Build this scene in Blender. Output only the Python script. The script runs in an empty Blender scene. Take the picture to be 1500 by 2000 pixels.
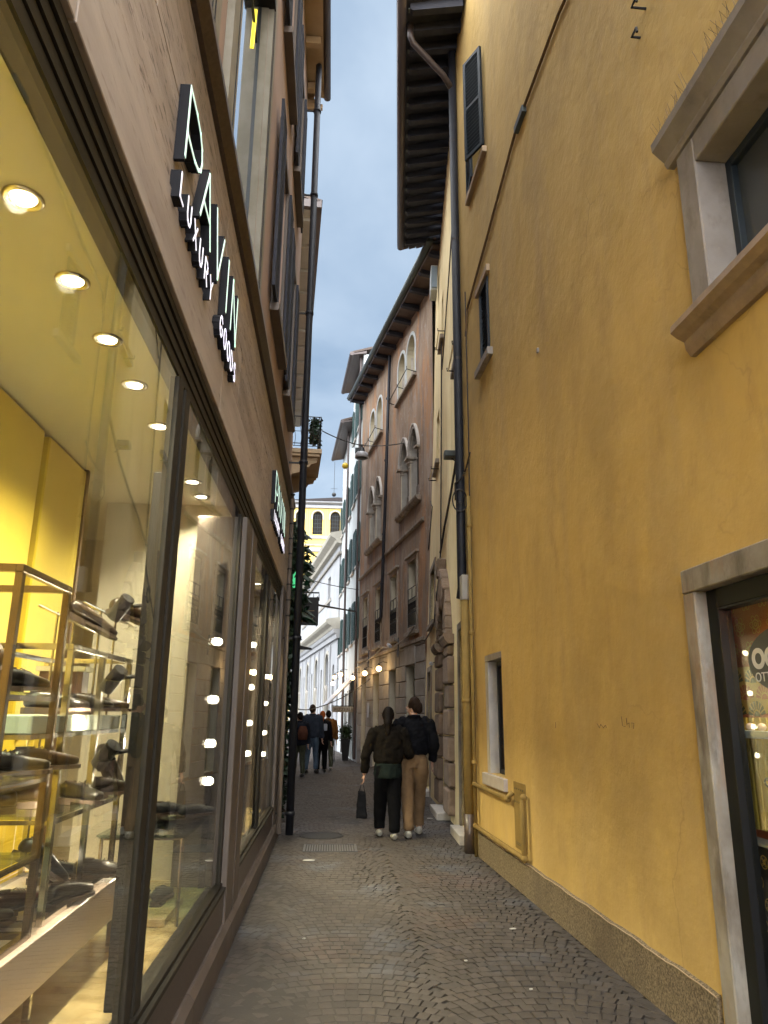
import bpy, bmesh, math, random
from math import sin, cos, tan, pi, radians, atan2, hypot, sqrt
from mathutils import Vector, Matrix, Euler

random.seed(7)
sc = bpy.context.scene
C = sc.collection

# ------------------------------------------------------------------ camera
cam_d = bpy.data.cameras.new("camera")
cam = bpy.data.objects.new("camera", cam_d)
C.objects.link(cam)
YAW, PITCH, ROLL = radians(3.85), radians(15.24), radians(0.5)
fw = Vector((sin(YAW) * cos(PITCH), cos(YAW) * cos(PITCH), sin(PITCH)))
rt = Vector((cos(YAW), -sin(YAW), 0))
up = rt.cross(fw)
r2 = rt * cos(ROLL) + up * sin(ROLL)
u2 = -rt * sin(ROLL) + up * cos(ROLL)
M = Matrix((r2, u2, -fw)).transposed().to_4x4()
M.translation = Vector((0, 0, 1.6))
cam.matrix_world = M
cam_d.sensor_fit = 'VERTICAL'
cam_d.sensor_height = 24.0
cam_d.sensor_width = 18.0
cam_d.lens = 24.0 * 1450 / 2000
cam_d.clip_start = 0.05
cam_d.clip_end = 1500
sc.camera = cam

# ------------------------------------------------------------------ world (overcast evening sky)
W = bpy.data.worlds.new("World")
sc.world = W
W.use_nodes = True
nt = W.node_tree
nt.nodes.clear()
SUN_EL, SUN_AZ = radians(48), radians(185)
def N(tree, typ, **kw):
    n = tree.nodes.new(typ)
    for k, v in kw.items():
        if k.startswith('i_'):
            n.inputs[k[2:].replace('_', ' ')].default_value = v
        else:
            setattr(n, k, v)
    return n
sky = N(nt, 'ShaderNodeTexSky', sky_type='NISHITA', sun_disc=False)
sky.sun_elevation = SUN_EL
sky.sun_rotation = SUN_AZ
sky.air_density = 1.2
sky.dust_density = 2.0
tc = N(nt, 'ShaderNodeTexCoord')
sep = N(nt, 'ShaderNodeSeparateXYZ')
nt.links.new(tc.outputs['Generated'], sep.inputs[0])
mz = N(nt, 'ShaderNodeMath', operation='MAXIMUM'); mz.inputs[1].default_value = 0.0
nt.links.new(sep.outputs['Z'], mz.inputs[0])
az = N(nt, 'ShaderNodeMath', operation='ADD'); az.inputs[1].default_value = 0.35
nt.links.new(mz.outputs[0], az.inputs[0])
dx = N(nt, 'ShaderNodeMath', operation='DIVIDE'); dy = N(nt, 'ShaderNodeMath', operation='DIVIDE')
nt.links.new(sep.outputs['X'], dx.inputs[0]); nt.links.new(az.outputs[0], dx.inputs[1])
nt.links.new(sep.outputs['Y'], dy.inputs[0]); nt.links.new(az.outputs[0], dy.inputs[1])
cmb = N(nt, 'ShaderNodeCombineXYZ')
nt.links.new(dx.outputs[0], cmb.inputs[0]); nt.links.new(dy.outputs[0], cmb.inputs[1])
cl = N(nt, 'ShaderNodeTexNoise', i_Scale=2.0, i_Detail=6.0, i_Roughness=0.55, i_Distortion=0.3)
nt.links.new(cmb.outputs[0], cl.inputs['Vector'])
rampc = N(nt, 'ShaderNodeValToRGB')
rampc.color_ramp.elements[0].position = 0.38
rampc.color_ramp.elements[0].color = (.46, .66, .93, 1)
rampc.color_ramp.elements[1].position = 0.62
rampc.color_ramp.elements[1].color = (.86, 1.06, 1.30, 1)
nt.links.new(cl.outputs['Fac'], rampc.inputs['Fac'])
mixs = N(nt, 'ShaderNodeMixRGB', blend_type='MIX'); mixs.inputs['Fac'].default_value = 0.97
nt.links.new(sky.outputs[0], mixs.inputs[1]); nt.links.new(rampc.outputs[0], mixs.inputs[2])
bg = N(nt, 'ShaderNodeBackground'); bg.inputs['Strength'].default_value = 0.05
wo = N(nt, 'ShaderNodeOutputWorld')
nt.links.new(mixs.outputs[0], bg.inputs['Color']); nt.links.new(bg.outputs[0], wo.inputs['Surface'])

# ------------------------------------------------------------------ sun behind the cloud
sd = bpy.data.lights.new("sun", 'SUN')
sd.energy = 1.5; sd.angle = radians(150); sd.color = (1.0, 1.0, 1.0)
sun = bpy.data.objects.new("sun", sd); C.objects.link(sun)
sdir = Vector((-0.16, -cos(SUN_EL), sin(SUN_EL))).normalized()      # towards the brightest cloud: behind the camera, along the alley
sun.rotation_euler = sdir.to_track_quat('Z', 'Y').to_euler()

vs = sc.view_settings
vs.view_transform = 'Standard'; vs.look = 'None'; vs.exposure = 3.75; vs.gamma = 1.0
vs.use_curve_mapping = False
cy = sc.cycles
cy.use_denoising = True
try: cy.denoiser = 'OPENIMAGEDENOISE'
except Exception: pass
cy.max_bounces = 8; cy.diffuse_bounces = 4; cy.glossy_bounces = 4; cy.transparent_max_bounces = 16
cy.transmission_bounces = 4
cy.sample_clamp_indirect = 4.0
cy.caustics_reflective = False; cy.caustics_refractive = False
cy.use_adaptive_sampling = True; cy.adaptive_threshold = 0.015

# ------------------------------------------------------------------ materials
def mat(name, col, rough=0.7, metal=0.0, noise=None, col2=None, nscale=3.0, stretch=(1, 1, 1), bump=0.0, bscale=40.0,
        spec=None, lo=0.35, hi=0.65, rnd=0.0, crack=None, emis=None, estr=0.0, streak=None, sheen=0.0, detail=6.0, coat=0.0, bdist=0.004):
    m = bpy.data.materials.new(name); m.use_nodes = True
    t = m.node_tree; b = t.nodes['Principled BSDF']
    b.inputs['Roughness'].default_value = rough; b.inputs['Metallic'].default_value = metal
    b.inputs['Base Color'].default_value = (*col, 1)
    if spec is not None: b.inputs['Specular IOR Level'].default_value = spec
    if coat: b.inputs['Coat Weight'].default_value = coat
    if sheen: b.inputs['Sheen Weight'].default_value = sheen
    if emis: b.inputs['Emission Color'].default_value = (*emis, 1); b.inputs['Emission Strength'].default_value = estr
    tcn = N(t, 'ShaderNodeTexCoord'); out = None
    if col2 is not None:
        mp = N(t, 'ShaderNodeMapping'); mp.inputs['Scale'].default_value = stretch
        t.links.new(tcn.outputs['Object'], mp.inputs[0])
        nz = N(t, 'ShaderNodeTexNoise', i_Scale=nscale, i_Detail=detail, i_Roughness=0.6)
        t.links.new(mp.outputs[0], nz.inputs['Vector'])
        rp = N(t, 'ShaderNodeValToRGB')
        rp.color_ramp.elements[0].position = lo; rp.color_ramp.elements[0].color = (*col, 1)
        rp.color_ramp.elements[1].position = hi; rp.color_ramp.elements[1].color = (*col2, 1)
        t.links.new(nz.outputs['Fac'], rp.inputs[0]); out = rp.outputs[0]
    for stk in (streak or []):      # (colour, scale, stretch, lo, hi, strength)
        sc_, ss, st, l_, h_, fa = stk
        mp = N(t, 'ShaderNodeMapping'); mp.inputs['Scale'].default_value = st
        mp.inputs['Location'].default_value = (ss, fa * 7, 3.1)
        t.links.new(tcn.outputs['Object'], mp.inputs[0])
        nz = N(t, 'ShaderNodeTexNoise', i_Scale=ss, i_Detail=7.0, i_Roughness=0.62)
        t.links.new(mp.outputs[0], nz.inputs['Vector'])
        mr = N(t, 'ShaderNodeMapRange'); mr.inputs[1].default_value = l_; mr.inputs[2].default_value = h_
        mr.inputs[4].default_value = fa
        t.links.new(nz.outputs['Fac'], mr.inputs[0])
        mx = N(t, 'ShaderNodeMixRGB'); mx.inputs[2].default_value = (*sc_, 1)
        if out is None: mx.inputs[1].default_value = (*col, 1)
        else: t.links.new(out, mx.inputs[1])
        t.links.new(mr.outputs[0], mx.inputs[0]); out = mx.outputs[0]
    if crack:      # thin broken hairlines: (colour, scale, width, strength)
        cc_, cs, cw, cst = crack
        nz = N(t, 'ShaderNodeTexNoise', i_Scale=cs * 2.2, i_Detail=5.0)
        t.links.new(tcn.outputs['Object'], nz.inputs['Vector'])
        va = N(t, 'ShaderNodeVectorMath', operation='SCALE'); va.inputs['Scale'].default_value = .55 / cs
        t.links.new(nz.outputs['Color'], va.inputs[0])
        vb = N(t, 'ShaderNodeVectorMath', operation='ADD'); t.links.new(tcn.outputs['Object'], vb.inputs[0]); t.links.new(va.outputs[0], vb.inputs[1])
        vo = N(t, 'ShaderNodeTexVoronoi', feature='DISTANCE_TO_EDGE', i_Scale=cs); t.links.new(vb.outputs[0], vo.inputs['Vector'])
        m1 = N(t, 'ShaderNodeMapRange'); m1.inputs[1].default_value = 0; m1.inputs[2].default_value = cw; m1.inputs[3].default_value = 1; m1.inputs[4].default_value = 0
        t.links.new(vo.outputs['Distance'], m1.inputs[0])
        n2 = N(t, 'ShaderNodeTexNoise', i_Scale=cs * 1.4, i_Detail=3.0); t.links.new(tcn.outputs['Object'], n2.inputs['Vector'])
        m2 = N(t, 'ShaderNodeMapRange'); m2.inputs[1].default_value = .5; m2.inputs[2].default_value = .62; m2.inputs[4].default_value = cst
        t.links.new(n2.outputs['Fac'], m2.inputs[0])
        mu = N(t, 'ShaderNodeMath', operation='MULTIPLY'); t.links.new(m1.outputs[0], mu.inputs[0]); t.links.new(m2.outputs[0], mu.inputs[1])
        mx = N(t, 'ShaderNodeMixRGB'); mx.inputs[2].default_value = (*cc_, 1)
        if out is None: mx.inputs[1].default_value = (*col, 1)
        else: t.links.new(out, mx.inputs[1])
        t.links.new(mu.outputs[0], mx.inputs[0]); out = mx.outputs[0]
    if rnd:
        g = N(t, 'ShaderNodeNewGeometry'); oi = N(t, 'ShaderNodeObjectInfo')
        ad = N(t, 'ShaderNodeMath', operation='ADD'); fr = N(t, 'ShaderNodeMath', operation='FRACT')
        t.links.new(g.outputs['Random Per Island'], ad.inputs[0]); t.links.new(oi.outputs['Random'], ad.inputs[1])
        t.links.new(ad.outputs[0], fr.inputs[0])
        mr = N(t, 'ShaderNodeMapRange'); mr.inputs[3].default_value = 1 - rnd; mr.inputs[4].default_value = 1 + rnd
        t.links.new(fr.outputs[0], mr.inputs[0])
        mx = N(t, 'ShaderNodeVectorMath', operation='SCALE')
        if out is None: mx.inputs[0].default_value = col
        else: t.links.new(out, mx.inputs[0])
        t.links.new(mr.outputs[0], mx.inputs['Scale']); out = mx.outputs[0]
    if out is not None: t.links.new(out, b.inputs['Base Color'])
    if bump:
        nb = N(t, 'ShaderNodeTexNoise', i_Scale=bscale, i_Detail=6.0, i_Roughness=0.6)
        t.links.new(tcn.outputs['Object'], nb.inputs['Vector'])
        bp = N(t, 'ShaderNodeBump', i_Strength=bump, i_Distance=bdist)
        t.links.new(nb.outputs['Fac'], bp.inputs['Height']); t.links.new(bp.outputs[0], b.inputs['Normal'])
    m.diffuse_color = (*col, 1)
    return m

def glass_mat(name, tint=(0.93, 0.95, 0.92), f0=0.05, rough=0.0):
    m = bpy.data.materials.new(name); m.use_nodes = True; t = m.node_tree; t.nodes.clear()
    lw = N(t, 'ShaderNodeLayerWeight'); lw.inputs['Blend'].default_value = 0.5
    pw = N(t, 'ShaderNodeMath', operation='POWER'); pw.inputs[1].default_value = 4.2
    t.links.new(lw.outputs['Facing'], pw.inputs[0])
    mr = N(t, 'ShaderNodeMapRange'); mr.inputs[3].default_value = f0; mr.inputs[4].default_value = 0.9
    t.links.new(pw.outputs[0], mr.inputs[0])
    tr = N(t, 'ShaderNodeBsdfTransparent'); tr.inputs[0].default_value = (*tint, 1)
    gl = N(t, 'ShaderNodeBsdfGlossy'); gl.inputs['Roughness'].default_value = rough
    mx = N(t, 'ShaderNodeMixShader'); o = N(t, 'ShaderNodeOutputMaterial')
    t.links.new(mr.outputs[0], mx.inputs[0]); t.links.new(tr.outputs[0], mx.inputs[1]); t.links.new(gl.outputs[0], mx.inputs[2])
    t.links.new(mx.outputs[0], o.inputs['Surface'])
    return m

def emit(name, col, s):
    m = bpy.data.materials.new(name); m.use_nodes = True; b = m.node_tree.nodes['Principled BSDF']
    b.inputs['Base Color'].default_value = (*[min(1, c) for c in col], 1)
    b.inputs['Emission Color'].default_value = (*col, 1); b.inputs['Emission Strength'].default_value = s
    return m

V = (1, 1, .13)
m_yel = mat('ochre_plaster', (.52, .345, .10), .9, col2=(.58, .395, .13), nscale=1.1, bump=.6, bscale=5, bdist=.02, crack=((.24, .16, .06), .55, .005, .35),
            streak=[((.42, .30, .14), 1.5, (1.2, 1.2, .16), .48, .74, .6), ((.30, .19, .07), 4, (1, 1, .35), .56, .76, .4), ((.40, .27, .09), .7, (1, 1.3, .8), .46, .62, .6), ((.62, .42, .14), 22, (1, 1, 1), .60, .8, .2)])
m_yel2 = mat('buff_plaster', (.74, .60, .31), .9, col2=(.80, .68, .40), nscale=1.3, bump=.35, bscale=9, bdist=.012,
             streak=[((.36, .28, .15), 1.8, (1.5, 1.5, .15), .5, .75, .6), ((.26, .2, .13), 5, (1, 1, .3), .62, .8, .5)])
m_pink = mat('weathered_pink_plaster', (.20, .135, .085), .92, col2=(.27, .20, .14), nscale=.9, stretch=(1, 1, .5), bump=.5, bscale=12, bdist=.015, lo=.4, hi=.58,
             streak=[((.36, .18, .075), 1.1, (1.4, 1.4, .4), .50, .60, .8), ((.34, .28, .23), 1.9, (1, 1, .4), .53, .62, .6), ((.12, .09, .08), 2.6, (1.6, 1.6, .22), .53, .68, .75), ((.30, .28, .27), 7, (1, 1, 1), .58, .66, .5)])
m_white = mat('pale_plaster', (.40, .43, .43), .9, col2=(.48, .51, .52), nscale=2, bump=.2, streak=[((.33, .34, .31), 2.5, (1, 1, .2), .55, .75, .5)])
m_classic = mat('white_stone', (.28, .29, .305), .85, col2=(.34, .35, .365), nscale=1, streak=[((.42, .40, .36), 2.0, (1, 1, .3), .55, .75, .4)])
m_farcream = mat('cream_stone', (.42, .40, .34), .85, col2=(.36, .34, .29), nscale=3)
m_faryel = mat('pale_yellow_plaster', (.58, .42, .12), .9, col2=(.62, .46, .14), nscale=.6)
m_left = mat('mauve_brown_plaster', (.33, .235, .19), .9, col2=(.40, .29, .24), nscale=1.3, bump=.3, bscale=12,
             streak=[((.17, .12, .10), 2.0, (1, 1.5, .16), .5, .75, .6)])
m_trav = mat('travertine', (.30, .245, .205), .6, col2=(.43, .36, .31), nscale=2.6, stretch=(1, .22, 2.6), bump=.4, bscale=60, rnd=.12, lo=.38, hi=.6,
             streak=[((.20, .16, .13), 5, (1, .3, 3), .50, .66, .45), ((.07, .05, .04), 18, (1, .5, 3.2), .57, .63, .75)])
m_travs = mat('travertine_smooth', (.33, .275, .24), .55, col2=(.44, .38, .33), nscale=2.5, stretch=(1, .35, 2.5), rnd=.08, bump=.2, bscale=50, streak=[((.2, .15, .12), 12, (1, .4, 3), .56, .66, .6), ((.44, .38, .34), 4, (1, .4, 2), .5, .7, .5)])
m_granite = mat('brown_granite', (.055, .038, .029), .35, col2=(.085, .06, .045), nscale=40, streak=[((.16, .12, .09), 3, (1, 1, .3), .55, .8, .3)])
m_granite2 = mat('brown_stone_pier', (.085, .066, .053), .5, col2=(.125, .098, .08), nscale=3, stretch=(1, 1, .3), bump=.1)
m_bronze = mat('dark_bronze', (.020, .017, .012), .5, metal=.0, spec=.2, col2=(.030, .025, .018), nscale=2)
m_dark = mat('black_metal', (.009, .009, .010), .5, spec=.3)
m_slate = mat('slate_paint', (.018, .026, .032), .5)
m_stone = mat('old_stone', (.21, .175, .135), .8, col2=(.31, .28, .235), nscale=4, bump=.5, bscale=35, rnd=.1,
              streak=[((.11, .085, .06), 7, (1, 1, .25), .50, .66, .75), ((.34, .20, .11), 5, (1, 1, .2), .54, .66, .6), ((.36, .33, .29), 9, (1, 1, .5), .6, .7, .5)])
m_stonew = mat('carved_window_stone', (.22, .19, .165), .8, col2=(.30, .265, .235), nscale=3, bump=.4, bscale=50, streak=[((.10, .075, .055), 4, (1, 1, .5), .52, .70, .7), ((.36, .30, .25), 12, (1, 1, 1), .6, .7, .4)])
m_stoneg = mat('grey_green_stone', (.22, .20, .15), .75, col2=(.28, .26, .21), nscale=5, bump=.3, bscale=60, streak=[((.1, .09, .07), 7, (1, 1, .4), .58, .74, .5)])
m_portal = mat('rusticated_stone', (.20, .14, .095), .9, col2=(.27, .20, .145), nscale=6, bump=.9, bscale=25, bdist=.02, rnd=.15)
m_ashlar = mat('grey_ashlar', (.24, .22, .19), .85, col2=(.31, .29, .26), nscale=3, bump=.3, bscale=30, rnd=.14, streak=[((.13, .11, .09), 3, (1, 1, .4), .55, .75, .5)])
m_rough = mat('pebble_dash', (.11, .08, .045), .95, col2=(.26, .20, .12), nscale=70, bump=1.0, bscale=90, bdist=.012, lo=.42, hi=.6, streak=[((.09, .065, .04), 2, (1, 1, .5), .5, .7, .6)])
m_cob = mat('porphyry', (.044, .036, .031), .7, spec=.3, col2=(.058, .049, .043), nscale=14, bump=.3, bscale=70, rnd=.2,
            streak=[((.070, .076, .09), 1.3, (1, 1, 1), .52, .66, .6), ((.075, .048, .038), .9, (1, 1, 1), .56, .68, .5)])
m_mort = mat('joint_dirt', (.034, .029, .025), .95, col2=(.050, .042, .036), nscale=2.0, bump=.6, bscale=60, streak=[((.030, .026, .024), 1.6, (1, 1, 1), .5, .62, .55)])
m_ground = mat('asphalt', (.07, .066, .06), .9, col2=(.09, .085, .08), nscale=2)
m_wood = mat('dark_wood', (.034, .038, .052), .8, spec=.2, col2=(.05, .052, .066), nscale=5, stretch=(1, 1, 4))
m_woodb = mat('brown_eave_wood', (.075, .05, .042), .75, col2=(.11, .075, .06), nscale=5)
m_tile = mat('roof_tile', (.06, .042, .035), .85, col2=(.09, .065, .05), nscale=12, rnd=.2)
m_tan = mat('tan_soffit', (.36, .26, .16), .85, col2=(.42, .32, .21), nscale=3)
m_gut = mat('gutter_paint', (.075, .058, .055), .45, metal=.2)
m_gutg = mat('green_grey_gutter', (.06, .072, .068), .5, metal=.2)
m_pipe = mat('dark_downpipe', (.010, .011, .016), .55, spec=.25, col2=(.016, .017, .022), nscale=4)
m_ypipe = mat('ochre_pipe_paint', (.27, .18, .055), .85, spec=.2, col2=(.22, .145, .045), nscale=6)
m_green = mat('green_shutter', (.02, .05, .048), .5, col2=(.03, .068, .062), nscale=5)
m_slateshut = mat('blue_grey_shutter', (.012, .020, .027), .5, spec=.3)
m_board = mat('cream_blind', (.40, .36, .22), .8, col2=(.46, .42, .28), nscale=2, stretch=(1, 1, .3))
m_revc = mat('cream_reveal', (.42, .38, .28), .85, col2=(.5, .45, .34), nscale=3)
m_iron = mat('wrought_iron', (.018, .018, .018), .5, metal=.5)
m_cable = mat('cable_rubber', (.03, .025, .022), .7)
m_glass = glass_mat('shop_glass', f0=.045)
m_glass2 = glass_mat('thick_glass', (.80, .88, .84), .07)
m_pane = mat('dark_window_glass', (.012, .014, .016), .04, spec=.9)
m_skypane = mat('sky_reflecting_pane', (.55, .60, .66), .03, metal=.9)
m_void = mat('dark_interior', (.022, .020, .018), .9, spec=.1)
m_pane2 = mat('tinted_window_glass', (.05, .055, .055), .12, spec=.7)
m_chrome = mat('chrome', (.50, .47, .42), .14, metal=1.0)
m_ceil = mat('cream_ceiling', (.60, .585, .50), .85, col2=(.64, .625, .54), nscale=1)
m_shopw = mat('cream_shop_wall', (.58, .53, .40), .8, col2=(.64, .59, .46), nscale=1.2)
m_felt = mat('yellow_felt', (.68, .49, .015), .85, col2=(.74, .55, .02), nscale=2.5, stretch=(1, 1, .4), sheen=.3)
m_brownw = mat('brown_shop_wall', (.13, .08, .055), .6, col2=(.16, .10, .07), nscale=2)
m_floor = mat('ochre_marble_floor', (.42, .30, .12), .22, col2=(.58, .46, .24), nscale=5, streak=[((.26, .17, .07), 9, (1, 1, 1), .58, .7, .6)])
m_bench = mat('pink_gloss_laminate', (.72, .56, .48), .25)
m_rackb = mat('bronze_rack_metal', (.16, .11, .075), .22, metal=.85)
m_palebox = mat('pale_blue_laminate', (.42, .52, .52), .3)
m_shelf = mat('pale_acrylic', (.55, .60, .50), .2, emis=(.55, .6, .48), estr=0.0)
m_leath = [mat('black_leather', (.005, .0042, .004), .28, spec=.4, coat=.12, bump=.2, bscale=60), mat('brown_leather', (.022, .011, .007), .3, spec=.4, coat=.12, bump=.2, bscale=60),
           mat('oxblood_leather', (.045, .010, .008), .3, coat=.2), mat('grey_suede', (.03, .03, .032), .9)]
m_sole = mat('shoe_sole', (.05, .03, .02), .6)
m_lace = mat('shoe_lace', (.05, .04, .035), .8)
m_litw = emit('warm_lamp_glow', (1.0, .88, .60), 2.5)
m_bulb = emit('bulb_glow', (1.0, .62, .25), 1.6)
m_letter = emit('sign_face_glow', (.70, .95, .82), .06)
m_letter2 = emit('sign_face_glow_white', (.86, .84, .95), .065)
m_greenlit = emit('green_lamp_glow', (.1, .75, .3), .05)
m_neon = emit('yellow_tube_glow', (1, .8, .05), .12)
m_lettside = mat('letter_side', (.006, .006, .010), .6, spec=.25)
m_leaf = mat('dark_leaf', (.009, .030, .014), .5, rnd=.5)
m_leaf2 = mat('bush_leaf', (.02, .042, .012), .55, rnd=.5)
m_skin = mat('skin', (.45, .27, .19), .55)
m_paper = mat('litter_paper', (.38, .37, .35), .8)
m_lampw = mat('white_enamel', (.36, .36, .38), .4)
m_step = mat('pale_door_step', (.45, .42, .38), .7, col2=(.36, .33, .3), nscale=5)
m_door = mat('brown_door', (.075, .045, .03), .5, col2=(.10, .062, .042), nscale=4, stretch=(1, 1, .2))

def cloth(name, c, r=.95):
    return mat(name, c, r, spec=.1, col2=tuple(x * 1.35 for x in c), nscale=9, bump=.35, bscale=14, bdist=.02)

# ------------------------------------------------------------------ frames and mesh builder
class Fr:
    """vertical facade frame: s along the wall, d out towards the street, z up"""
    def __init__(f, ox, oy, ang, side, k=0.0):
        a = radians(ang); f.o = (ox, oy); f.ds = (sin(a), cos(a)); f.k = k
        f.do = (cos(a), -sin(a)) if side == 'L' else (-cos(a), sin(a))
    def W(f, s, d, z):
        return (f.o[0] + s * f.ds[0] + d * f.do[0] + f.k * s * z, f.o[1] + s * f.ds[1] + d * f.do[1], z)
LF = Fr(-.66, 0, 0, 'L')
RN = Fr(2.067, 0, -1.63, 'R')
RM = Fr(1.83, 9.95, 2.2, 'R', .004)
RP = Fr(2.15, 18.0, -8, 'R')
RA = Fr(.945, 26.6, -4.5, 'R')
CW = Fr(.25, 35.2, -8, 'R')
L2 = Fr(-.95, 12.2, -3.7, 'L')

class MB:
    def __init__(b, fr=None): b.v = []; b.f = []; b.m = []; b.fr = fr; b.T = None
    def add(b, vs, fs, m=0):
        n = len(b.v)
        for p in vs:
            if b.T is not None: p = b.T @ Vector(p)
            if b.fr: p = b.fr.W(*p)
            b.v.append(tuple(p))
        for f in fs: b.f.append(tuple(i + n for i in f)); b.m.append(m)
        return b
    def box(b, x0, x1, y0, y1, z0, z1, m=0):
        vs = [(x, y, z) for x in (x0, x1) for y in (y0, y1) for z in (z0, z1)]
        return b.add(vs, [(0, 1, 3, 2), (4, 6, 7, 5), (0, 4, 5, 1), (2, 3, 7, 6), (0, 2, 6, 4), (1, 5, 7, 3)], m)
    def quad(b, a, c, d, e, m=0): return b.add([a, c, d, e], [(0, 1, 2, 3)], m)
    def prism(b, poly, vec, m=0):
        n = len(poly); v = Vector(vec)
        vs = [tuple(p) for p in poly] + [tuple(Vector(p) + v) for p in poly]
        fs = [tuple(range(n))[::-1], tuple(range(n, 2 * n))] + [(i, (i + 1) % n, n + (i + 1) % n, n + i) for i in range(n)]
        return b.add(vs, fs, m)
    def tube(b, pts, r, n=8, m=0, r1=None, cap=True):
        pts = [Vector(p) for p in pts]; k = len(pts); vs = []; fs = []
        ref = None
        for i, p in enumerate(pts):
            d = (pts[min(i + 1, k - 1)] - pts[max(i - 1, 0)]).normalized()
            if ref is None:
                ref = d.cross(Vector((0, 0, 1)))
                if ref.length < .05: ref = d.cross(Vector((0, 1, 0)))
            ref = (ref - d * ref.dot(d)).normalized(); bn = d.cross(ref)
            rr = r if r1 is None else r + (r1 - r) * i / (k - 1)
            for j in range(n):
                a = 2 * pi * j / n
                vs.append(tuple(p + (ref * cos(a) + bn * sin(a)) * rr))
        for i in range(k - 1):
            for j in range(n):
                fs.append((i * n + j, i * n + (j + 1) % n, (i + 1) * n + (j + 1) % n, (i + 1) * n + j))
        if cap: fs += [tuple(range(n))[::-1], tuple((k - 1) * n + j for j in range(n))]
        return b.add(vs, fs, m)
    def lathe(b, prof, c=(0, 0, 0), n=16, m=0, axis='z'):
        vs = []; fs = []
        for r, z in prof:
            for j in range(n):
                a = 2 * pi * j / n
                p = (r * cos(a), r * sin(a), z)
                if axis == 'y': p = (p[0], p[2], p[1])
                vs.append((c[0] + p[0], c[1] + p[1], c[2] + p[2]))
        for i in range(len(prof) - 1):
            for j in range(n):
                fs.append((i * n + j, i * n + (j + 1) % n, (i + 1) * n + (j + 1) % n, (i + 1) * n + j))
        fs += [tuple(range(n))[::-1], tuple((len(prof) - 1) * n + j for j in range(n))]
        return b.add(vs, fs, m)
    def ball(b, c, r, n=10, sc_=(1, 1, 1), m=0):
        prof = []
        k = max(5, n // 2 + 1)
        vs = []; fs = []
        for i in range(k):
            t = pi * (i + .02 * (i == 0)) / (k - 1)
            for j in range(n):
                a = 2 * pi * j / n
                vs.append((c[0] + r * sc_[0] * sin(t) * cos(a), c[1] + r * sc_[1] * sin(t) * sin(a), c[2] + r * sc_[2] * cos(t)))
        for i in range(k - 1):
            for j in range(n): fs.append((i * n + j, (i + 1) * n + j, (i + 1) * n + (j + 1) % n, i * n + (j + 1) % n))
        return b.add(vs, fs, m)
    def build(b, name, ms, parent=None, smooth=False, bevel=0, seg=1, norm=True, **props):
        me = bpy.data.meshes.new(name)
        me.from_pydata(b.v, [], b.f)
        if not isinstance(ms, (list, tuple)): ms = [ms]
        for x in ms: me.materials.append(x)
        if len(ms) > 1: me.polygons.foreach_set('material_index', b.m)
        if norm or bevel:
            bm = bmesh.new(); bm.from_mesh(me)
            if norm: bmesh.ops.recalc_face_normals(bm, faces=bm.faces)
            if bevel: bmesh.ops.bevel(bm, geom=list(bm.edges), offset=bevel, segments=seg, profile=.5, affect='EDGES')
            bm.to_mesh(me); bm.free()
        if smooth: me.polygons.foreach_set('use_smooth', [True] * len(me.polygons))
        me.update()
        o = bpy.data.objects.new(name, me); C.objects.link(o)
        if parent is not None: setp(o, parent)
        for k, v in props.items(): o[k] = v
        return o

def origin(o):
    x, y, z = 0, 0, 0; p = o
    while p is not None:
        x += p.location.x; y += p.location.y; z += p.location.z; p = p.parent
    return Vector((x, y, z))
def setp(o, parent):
    o.parent = parent; o.location = Vector(o.location) - origin(parent) if parent else o.location
def thing(name, label, cat, loc=(0, 0, 0), group=None):
    o = bpy.data.objects.new(name, None); C.objects.link(o); o.location = loc; o.empty_display_size = .2
    o['label'] = label; o['category'] = cat
    if group: o['group'] = group
    return o
def tag(o, label, cat, group=None):
    o['label'] = label; o['category'] = cat
    if group: o['group'] = group
    return o
def struct(o): o['kind'] = 'structure'; return o
def copy_tree(o, parent=None):
    c = o.copy(); C.objects.link(c); c.parent = parent
    for ch in list(o.children): copy_tree(ch, c)
    return c

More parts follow.
